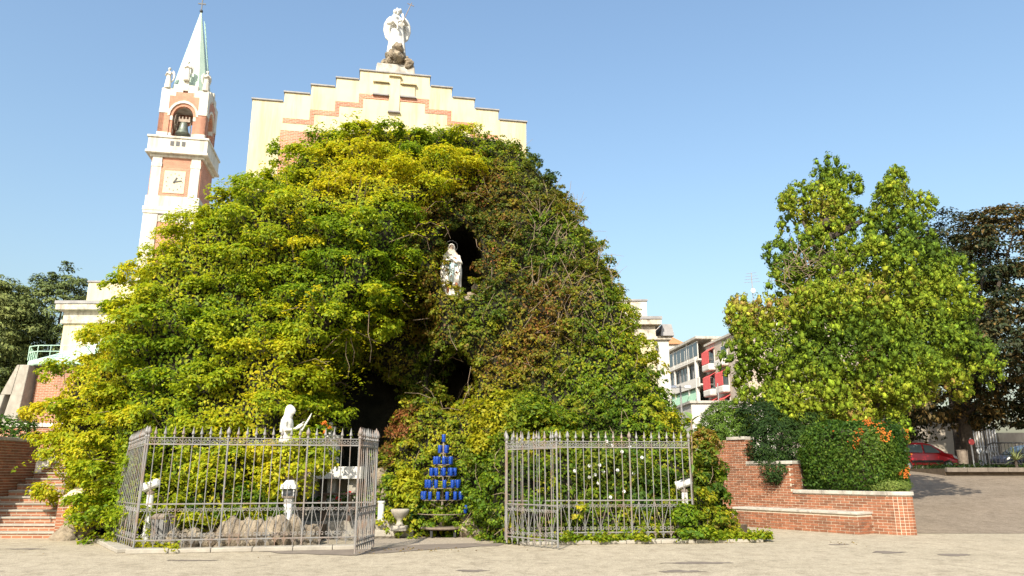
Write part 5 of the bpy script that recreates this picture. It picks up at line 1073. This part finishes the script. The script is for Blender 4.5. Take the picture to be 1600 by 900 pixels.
# ================================================================== UPPER STREET (RIGHT)
def car(name, label, loc, yaw, body, L=3.55):
    t = thing(name, label, 'car', loc, 'parked cars'); M = Matrix.Translation(Vector(loc)) @ Matrix.Rotation(yaw, 4, 'Z')
    prof = [(-1.74, .32), (-1.76, .62), (-1.70, .95), (-1.62, 1.28), (-1.45, 1.47), (-1.0, 1.53), (0, 1.52), (.38, 1.42), (.72, 1.18), (1.02, .98), (1.45, .88), (1.68, .74), (1.77, .52), (1.74, .28)]
    m = MB(M); n = len(prof); sec = []
    def hw(x, z): return (.79-.20*max(0, (z-.92)/.6)**1.1)*(1-.10*max(0, (abs(x)-1.2)/.55)**2)
    rows = [-1, -.86, .86, 1]
    vs_ = []
    for s in rows:
        for x, z in prof:
            k = 1 if abs(s) < 1 else .93; vs_.append((x*(1 if abs(s) < 1 else .985), math.copysign(1, s)*hw(x, z)*(1 if abs(s) == 1 else .93), (z-.8)*k+.8))
    fs = [tuple(range(n)), tuple(range(4*n-1, 3*n-1, -1))]+[(r*n+i, (r+1)*n+i, (r+1)*n+(i+1) % n, r*n+(i+1) % n) for r in range(3) for i in range(n)]
    m.add(vs_, fs); m.build('body', body, t, bevel=.03)
    for sd in (-1, 1):
        def pane(pts, name, mat, out=.012):
            m = MB(M); q = [(x, sd*(hw(x, z)*1.0+out), z) for x, z in pts]; q2 = [(x, sd*(hw(x, z)-.06), z) for x, z in pts]; k = len(q)
            m.add(q+q2, [tuple(range(k)), tuple(range(2*k-1, k-1, -1))]+[(i, i+k, (i+1) % k+k, (i+1) % k) for i in range(k)]); return m.build(name, mat, t)
        pane([(-.95, 1.0), (-.18, .98), (-.18, 1.42), (-.9, 1.42)], 'window', CARGL); pane([(-.08, .98), (.78, .96), (.72, 1.05), (.34, 1.36), (-.08, 1.42)], 'window', CARGL); pane([(-1.5, 1.06), (-1.06, 1.02), (-1.02, 1.4), (-1.36, 1.38)], 'window', CARGL)
        pane([(-.85, .46), (.85, .46), (.85, .58), (-.85, .58)], 'side_trim', BLACK, .02); pane([(1.5, .7), (1.66, .64), (1.62, .78), (1.4, .84)], 'headlight', WAX, .01)
        m = MB(M); m.ball((.74, sd*.86, 1.04), (.07, .07, .06), 8, 6); m.build('mirror', body, t)
        for x in (-1.13, 1.13):
            m = MB(M @ Matrix.Translation((x, sd*.70, .29)) @ Matrix.Rotation(math.pi/2, 4, 'X')); m.lathe([(.2, -.09), (.27, -.095), (.29, -.06), (.29, .06), (.27, .095), (.2, .09)], n=20); wl = m.build('wheel', BLACK, t)
            m = MB(M @ Matrix.Translation((x, sd*.775, .29)) @ Matrix.Rotation(math.pi/2, 4, 'X')); m.lathe([(.19, -.025), (.19, .025), (.06, .03)], n=14); m.build('rim', SILVER, wl)
    MB(M).add([(.40, -.56, 1.41), (.40, .56, 1.41), (1.0, .66, 1.0), (1.0, -.66, 1.0), (.44, -.56, 1.43), (.44, .56, 1.43), (1.04, .66, 1.02), (1.04, -.66, 1.02)], [(0, 1, 2, 3), (7, 6, 5, 4), (0, 4, 5, 1), (1, 5, 6, 2), (2, 6, 7, 3), (3, 7, 4, 0)]).build('windscreen', CARGL, t)
    MB(M).box(1.70, 1.80, -.6, .6, .3, .5).build('bumper', BLACK, t, bevel=.03); return t
p = at(1487, 715, 42); car('red_hatchback', 'red hatchback parked half hidden behind the hedge', (p.x-1.78, 42, RZ), 0, RED)
p = at(1556, 715, 45.5); car('dark_hatchback', 'dark blue car behind the railing at the right edge', (p.x+1.8, 45.5, RZ), math.pi, DGREY)
uw = thing('street_wall', 'tan rendered boundary wall behind the red car', 'wall', (24, 49, RZ))
x0, x1 = at(1300, 660, 49).x, at(1490, 660, 49).x; MB().box(x0, x1, 49, 49.3, RZ, 5.4).build('wall', TANWALL, uw); MB().box(x0, x1+.05, 48.95, 49.35, 5.402, 5.5).build('coping', STONE, uw)
x2, x3 = at(1563, 700, 49).x, 60; MB().box(x2, x3, 49, 49.3, RZ, 4.1).build('wall', TANWALL, uw)
MB().tube([(at(1418, 660, 48.8).x, 48.8, RZ), (at(1418, 660, 48.8).x, 48.8, 5.3)], .05, 8).build('drainpipe', TERRA, uw)
wg = thing('white_gate', 'white barred gate with graffiti panel behind the chestnut trunk', 'gate', ((x1+x2)/2, 49, RZ))
for i in range(15):
    x = x1+.15+(x2-x1-.3)*i/14; MB().box(x-.035, x+.035, 49.05, 49.1, RZ+.1, 4.9).build('bar', WHITEP if i % 5 else DARKIRON, wg)
for z in (RZ+.2, 3.2, 4.8): MB().box(x1+.05, x2-.05, 49.1, 49.15, z, z+.08).build('rail', WHITEP, wg)
MB().box(x1+.1, x2-.1, 49.2, 49.25, RZ, 4.7).build('back_panel', TANWALL, wg)
for s, (a, b) in enumerate(((x1+.3, x1+1.5), (x2-1.6, x2-.3))):
    MB().tube([(a+(b-a)*i/16, 49.0, 2.9+.16*math.sin(i*2.1+s)+.05*math.sin(i*5)) for i in range(17)], .05, 5).build('graffiti_scrawl', WHITEP if s else WAX, wg)
p = at(1523, 733, 38.5); sg = thing('road_sign', 'small round red sign on a low post by the trunk', 'sign', (p.x, 38.5, RZ))
MB().tube([(p.x, 38.5, RZ), (p.x, 38.5, 3.3)], .035, 8).build('post', SILVER, sg)
M_s = Matrix.Translation((p.x, 38.44, 3.1)) @ Matrix.Rotation(math.pi/2, 4, 'X'); MB(M_s).lathe([(.15, -.01), (.15, .01)], n=20).build('disc', AWNR, sg)
lb = thing('street_bin', 'grey metal litter bin strapped below the small road sign', 'bin', (p.x-.35, 38.7, RZ)); MB().lathe([(.22, .35), (.26, 1.0), (.28, 1.02), (.24, 1.05)], (p.x-.4, 38.7, RZ), 14).build('drum', RUST, lb); MB().tube([(p.x-.4, 38.7, RZ), (p.x-.4, 38.7, RZ+.4)], .04, 8).build('post', SILVER, lb)
kb = thing('street_bed_kerb', 'low stone kerb of the planting bed along the upper street', 'kerb', (28, 36.6, RZ))
xk = at(1478, 735, 37).x
for i in range(12): MB().box(xk+i*1.0, xk+i*1.0+.985, 36.9, 37.1, RZ-.05, RZ+.16).build('kerb_stone', TAR_KERB_SHADE, kb, bevel=.02)  # stone kerb coloured dark to stand in for the tree's shade
struct(MB().box(xk, xk+16, 37.1, 41.5, RZ-.2, RZ+.12).build('planting_bed', SOIL))
n = 5000; Pg = np.stack([rng.uniform(xk, xk+14, n), rng.uniform(37, 41, n), RZ+.12+np.abs(rng.normal(0, .12, n))], 1)
o = leafmesh('bed_groundcover', Pg, rng.normal(0, .5, Pg.shape)+np.array([0, -.2, 1]), .13, .4, pal(Pg, JUN+[(.1, .14, .02)], 1.2, 4), LEAF, None); o['label'] = 'dark ground cover in the bed under the chestnut'; o['category'] = 'ground cover'
pr = thing('tube_railing', 'rounded metal railing panel with thin bars at the right edge', 'railing', (at(1546, 720, 37.5).x, 37.5, RZ)); xa = at(1546, 720, 37.5).x; zt2 = at(1560, 692, 37.5).z
MB().tube([(xa, 37.5, RZ), (xa, 37.5, zt2-.25), (xa+.08, 37.5, zt2-.06), (xa+.3, 37.5, zt2), (xa+5, 37.5, zt2)], .035, 8).build('frame', DARKIRON, pr)
MB().tube([(xa, 37.5, RZ+.35), (xa+5, 37.5, RZ+.35)], .025, 6).build('rail', DARKIRON, pr)
for i in range(26): MB().tube([(xa+.18*i+.15, 37.5, RZ+.35), (xa+.18*i+.15, 37.5, zt2-.02)], .012, 5).build('bar', DARKIRON, pr)
p = at(1596, 722, 36.8); cy = thing('spiky_yucca', 'spiky pale yucca beside the railing at the right edge', 'plant', (p.x, 37.2, RZ))
sp = MB().add([(-.03, 0, 0), (.03, 0, 0), (.022, .5, .02), (-.022, .5, .02), (0, .95, -.08)], [(0, 1, 2, 3), (3, 2, 4)]).mesh('spike_leaf')
YUC = surf('yucca_leaf', (.16, .2, .07), (.28, .3, .12), 4, .5)
for i in range(30): put('spike_leaf', sp, YUC, cy, Matrix.Translation((p.x, 37.2, RZ+.5)) @ Matrix.Rotation(i*2.4, 4, 'Z') @ Matrix.Rotation(random.uniform(-.25, 1.3), 4, 'X'))
MB().tube([(p.x, 37.2, RZ), (p.x, 37.2, RZ+.55)], .07, 8).build('trunk', BARK, cy)
# ================================================================== APARTMENT BLOCK
A0 = Vector((23.7, 78, 0)); B0 = Vector((21.2, 101, 0)); dA = (A0-B0).normalized(); Mb = frame(B0.x, B0.y, 0, dA.x, dA.y)
ab = thing('apartment_block', 'beige apartment block with balconies, red awnings and glazed verandas', 'building', (22.5, 90, 0))
def q_(x0, x1, y0, y1, z0, z1, mat, name, par=None): return MB(Mb).box(x0, x1, y0, y1, z0, z1).build(name, mat, par or ab)
q_(-2, 12.8, 1.6, 12, 0, 17.3, BEIGE, 'wall'); q_(-2.3, 12.9, -.4, 12.3, 17.302, 17.6, STONE, 'roof_slab')
for f in range(5):
    z = 3.0*f+2.9
    q_(-2, 12.75, -.2, 1.6, z-.2, z, PLAST, 'balcony_slab')
    if f < 4: q_(-2, 12.75, -.25, -.12, z-.35, z+.75, PLAST if f != 1 else BEIGE, 'parapet')
for x in (-2, 3.2, 8.4, 11.6): q_(x, x+.28, -.3 if x > 11 else -.1, .1, 0, 17.3 if x < 11 else 15.2, PLAST, 'column')
for i in range(9):          # top-floor veranda, each pane in its frame
    x = -1.6+i*1.55; w_ = q_(x, x+1.5, -.05, .05, 15.0, 17.1, PLAST, 'window_frame'); MB(Mb).box(x+.12, x+1.38, -.09, -.052, 15.35, 16.95).build('pane', GLASS, w_)
for x0_, x1_ in ((-1.6, 3.1), (3.6, 8.3), (8.8, 11.5)):
    q_(x0_, x1_, .3, .36, 12.3, 14.6, GLASS, 'glazing')
    for k in range(1, 4): xx = x0_+(x1_-x0_)*k/4; q_(xx-.05, xx+.05, .24, .299, 12.3, 14.6, GREYCAP, 'mullion')
for x0_, x1_ in ((-1.6, 3.1), (3.4, 8.3), (8.6, 11.5)):
    MB(Mb).add([(x0_, .2, 11.5), (x1_, .2, 11.5), (x1_, -.5, 9.8), (x0_, -.5, 9.8), (x0_, .24, 11.5), (x1_, .24, 11.5), (x1_, -.46, 9.8), (x0_, -.46, 9.8)], [(3, 2, 1, 0), (4, 5, 6, 7), (0, 1, 5, 4), (1, 2, 6, 5), (2, 3, 7, 6), (3, 0, 4, 7)]).build('awning', AWNG if x0_ < 8 else AWNG, ab)
    q_(x0_, x1_, 1.5, 1.58, 9.2, 11.4, GLASS, 'glazing'); q_(x0_, x1_, 1.5, 1.58, 6.2, 8.4, GLASS, 'glazing')
q_(12.81, 24, .8, 12, 0, 16.3, BEIGE, 'wall'); q_(12.7, 24.1, .6, 12.2, 16.302, 16.55, STONE, 'roof_slab'); q_(14.5, 24, 3.4, 11, 16.55, 18.6, PLAST, 'penthouse'); q_(14.2, 24.2, 3.1, 11.2, 18.602, 18.8, GREYCAP, 'roof_slab')
q_(15, 20, 3.3, 3.38, 16.8, 18.2, GLASS, 'glazing')
for c, xc_ in enumerate((14.6, 18.4)):
    for f in range(4):
        z = 4.9+f*2.95-.2
        w_ = q_(xc_-.9, xc_+.9, .74, .81, z, z+2.0, PLAST, 'window_frame'); MB(Mb).box(xc_-.75, xc_+.75, .70, .738, z+.1, z+1.9).build('pane', GLASS, w_)
        if f > 0: MB(Mb).box(xc_-1.15, xc_+1.15, -.1, .79, z-.45, z+.35).build('balcony', PLAST, ab, bevel=.15)
        if f in (1, 2) or (f == 3 and c == 0):
            q_(xc_-1.1, xc_+1.1, -.06, -.02, z+.36, z+1.75, AWNR, 'awning'); MB(Mb).add([(xc_-1.1, -.06, z+1.751), (xc_+1.1, -.06, z+1.751), (xc_+1.1, .73, z+2.25), (xc_-1.1, .73, z+2.25), (xc_-1.1, -.06, z+1.79), (xc_+1.1, -.06, z+1.79), (xc_+1.1, .73, z+2.29), (xc_-1.1, .73, z+2.29)], [(3, 2, 1, 0), (4, 5, 6, 7), (0, 1, 5, 4), (1, 2, 6, 5), (2, 3, 7, 6), (3, 0, 4, 7)]).build('awning', AWNR, ab)
q_(20.6, 21.4, .78, .82, 6, 15, DARKW, 'recess'); q_(21.6, 23, .2, .79, 9, 15.4, BEIGE, 'bay')
gh = thing('red_roofed_house', 'low white house with a red tiled roof beyond the church wing', 'house', (20, 112, 0)); p = at(1038, 530, 112); p2_ = at(1066, 533, 112)
MB().box(p.x-6, p2_.x, 112, 120, 0, p.z-.8).build('wall', PLAST, gh); MB().prism([(p.x-6.4, p.z-.79), (p2_.x+.5, p.z-.79), (p2_.x-3, p.z+1.0), (p.x-4, p.z+1.4)], 111.6, 120.4).build('roof', TILE, gh); MB().box(p.x-2, p.x+1.4, 113, 115, p.z-.5, p.z+2.1).build('chimney', PLAST, gh)
sh = thing('white_garage', 'low white flat-roofed building under the apartment balconies', 'building', (17, 62, 0)); p, p2_ = at(1080, 630, 60), at(1150, 632, 60)
MB().box(p.x, p2_.x+3, 60, 66, 0, p.z).build('wall', PLAST, sh); MB().box(p.x-.15, p2_.x+3.1, 59.85, 66.1, p.z+.002, p.z+.2).build('roof_edge', STONE, sh); MB().tube([(p.x+2.2, 59.9, 0), (p.x+2.2, 59.9, p.z+1.6)], .05, 6).build('vent_pipe', GREYCAP, sh)
p = at(1063, 605, 46); lp = thing('street_lamp', 'slim grey street lamp with twin heads before the apartment block', 'street lamp', (p.x, 46, 0))
MB().tube([(p.x, 46, 0), (p.x, 46, p.z+.1)], [.08, .05], 8).build('pole', GREYCAP, lp); MB().tube([(p.x-.35, 46, p.z), (p.x+.35, 46, p.z)], .03, 6).build('arm', GREYCAP, lp)
for s in (-1, 1): MB().box(p.x+s*.45-.22, p.x+s*.45+.22, 45.85, 46.15, p.z-.06, p.z+.1, .03).build('lamp_head', SILVER, lp, bevel=.02)
# crane far away on the left
c0, c1 = at(-60, 455, 170), at(29, 470, 170); cr = thing('tower_crane', 'distant red and white crane jib entering at the left edge', 'crane', (c0.x-8, 170, 0))
MB().box(c0.x-9, c0.x-7.6, 169.3, 170.7, 0, c0.z+4).build('mast', WHITEP, cr)
m1 = c0+Vector((-8, 0, .6)); 
for dz, dy in ((0, -.5), (0, .5), (1.1, 0)): MB().tube([m1+Vector((0, dy, dz)), c1+Vector((0, dy, dz*.7))], .09, 5).build('chord', WHITEP, cr)
for i in range(26):
    f = i/26; g = (i+.5)/26; h = (i+1)/26; a = m1.lerp(c1, f); b = m1.lerp(c1, g)+Vector((0, 0, 1.0)); c = m1.lerp(c1, h); MB().tube([a, b, c], .06, 4).build('brace', AWNR if i % 6 > 3 else WHITEP, cr)
# roof aerial behind the cypress
p = at(1176, 455, 82); ae = thing('roof_aerial', 'thin television aerial and white dish beside the cypress', 'aerial', (p.x, 82, 16)); MB().tube([(p.x, 82, 16), (p.x, 82, p.z+2.2)], .05, 5).build('mast', GREYCAP, ae); MB().ball((p.x, 81.8, p.z), (.28, .1, .3)).build('dish', WHITEP, ae, smooth=True)
for i in range(4): MB().tube([(p.x-.9+.1*i, 82, p.z+1.0+.35*i), (p.x+.9-.1*i, 82, p.z+1.15+.35*i)], .025, 4).build('element', GREYCAP, ae)
MB(Mb).box(22.5, 34, 3, 14, 0, 16.2).build('wall', BEIGE, ab)
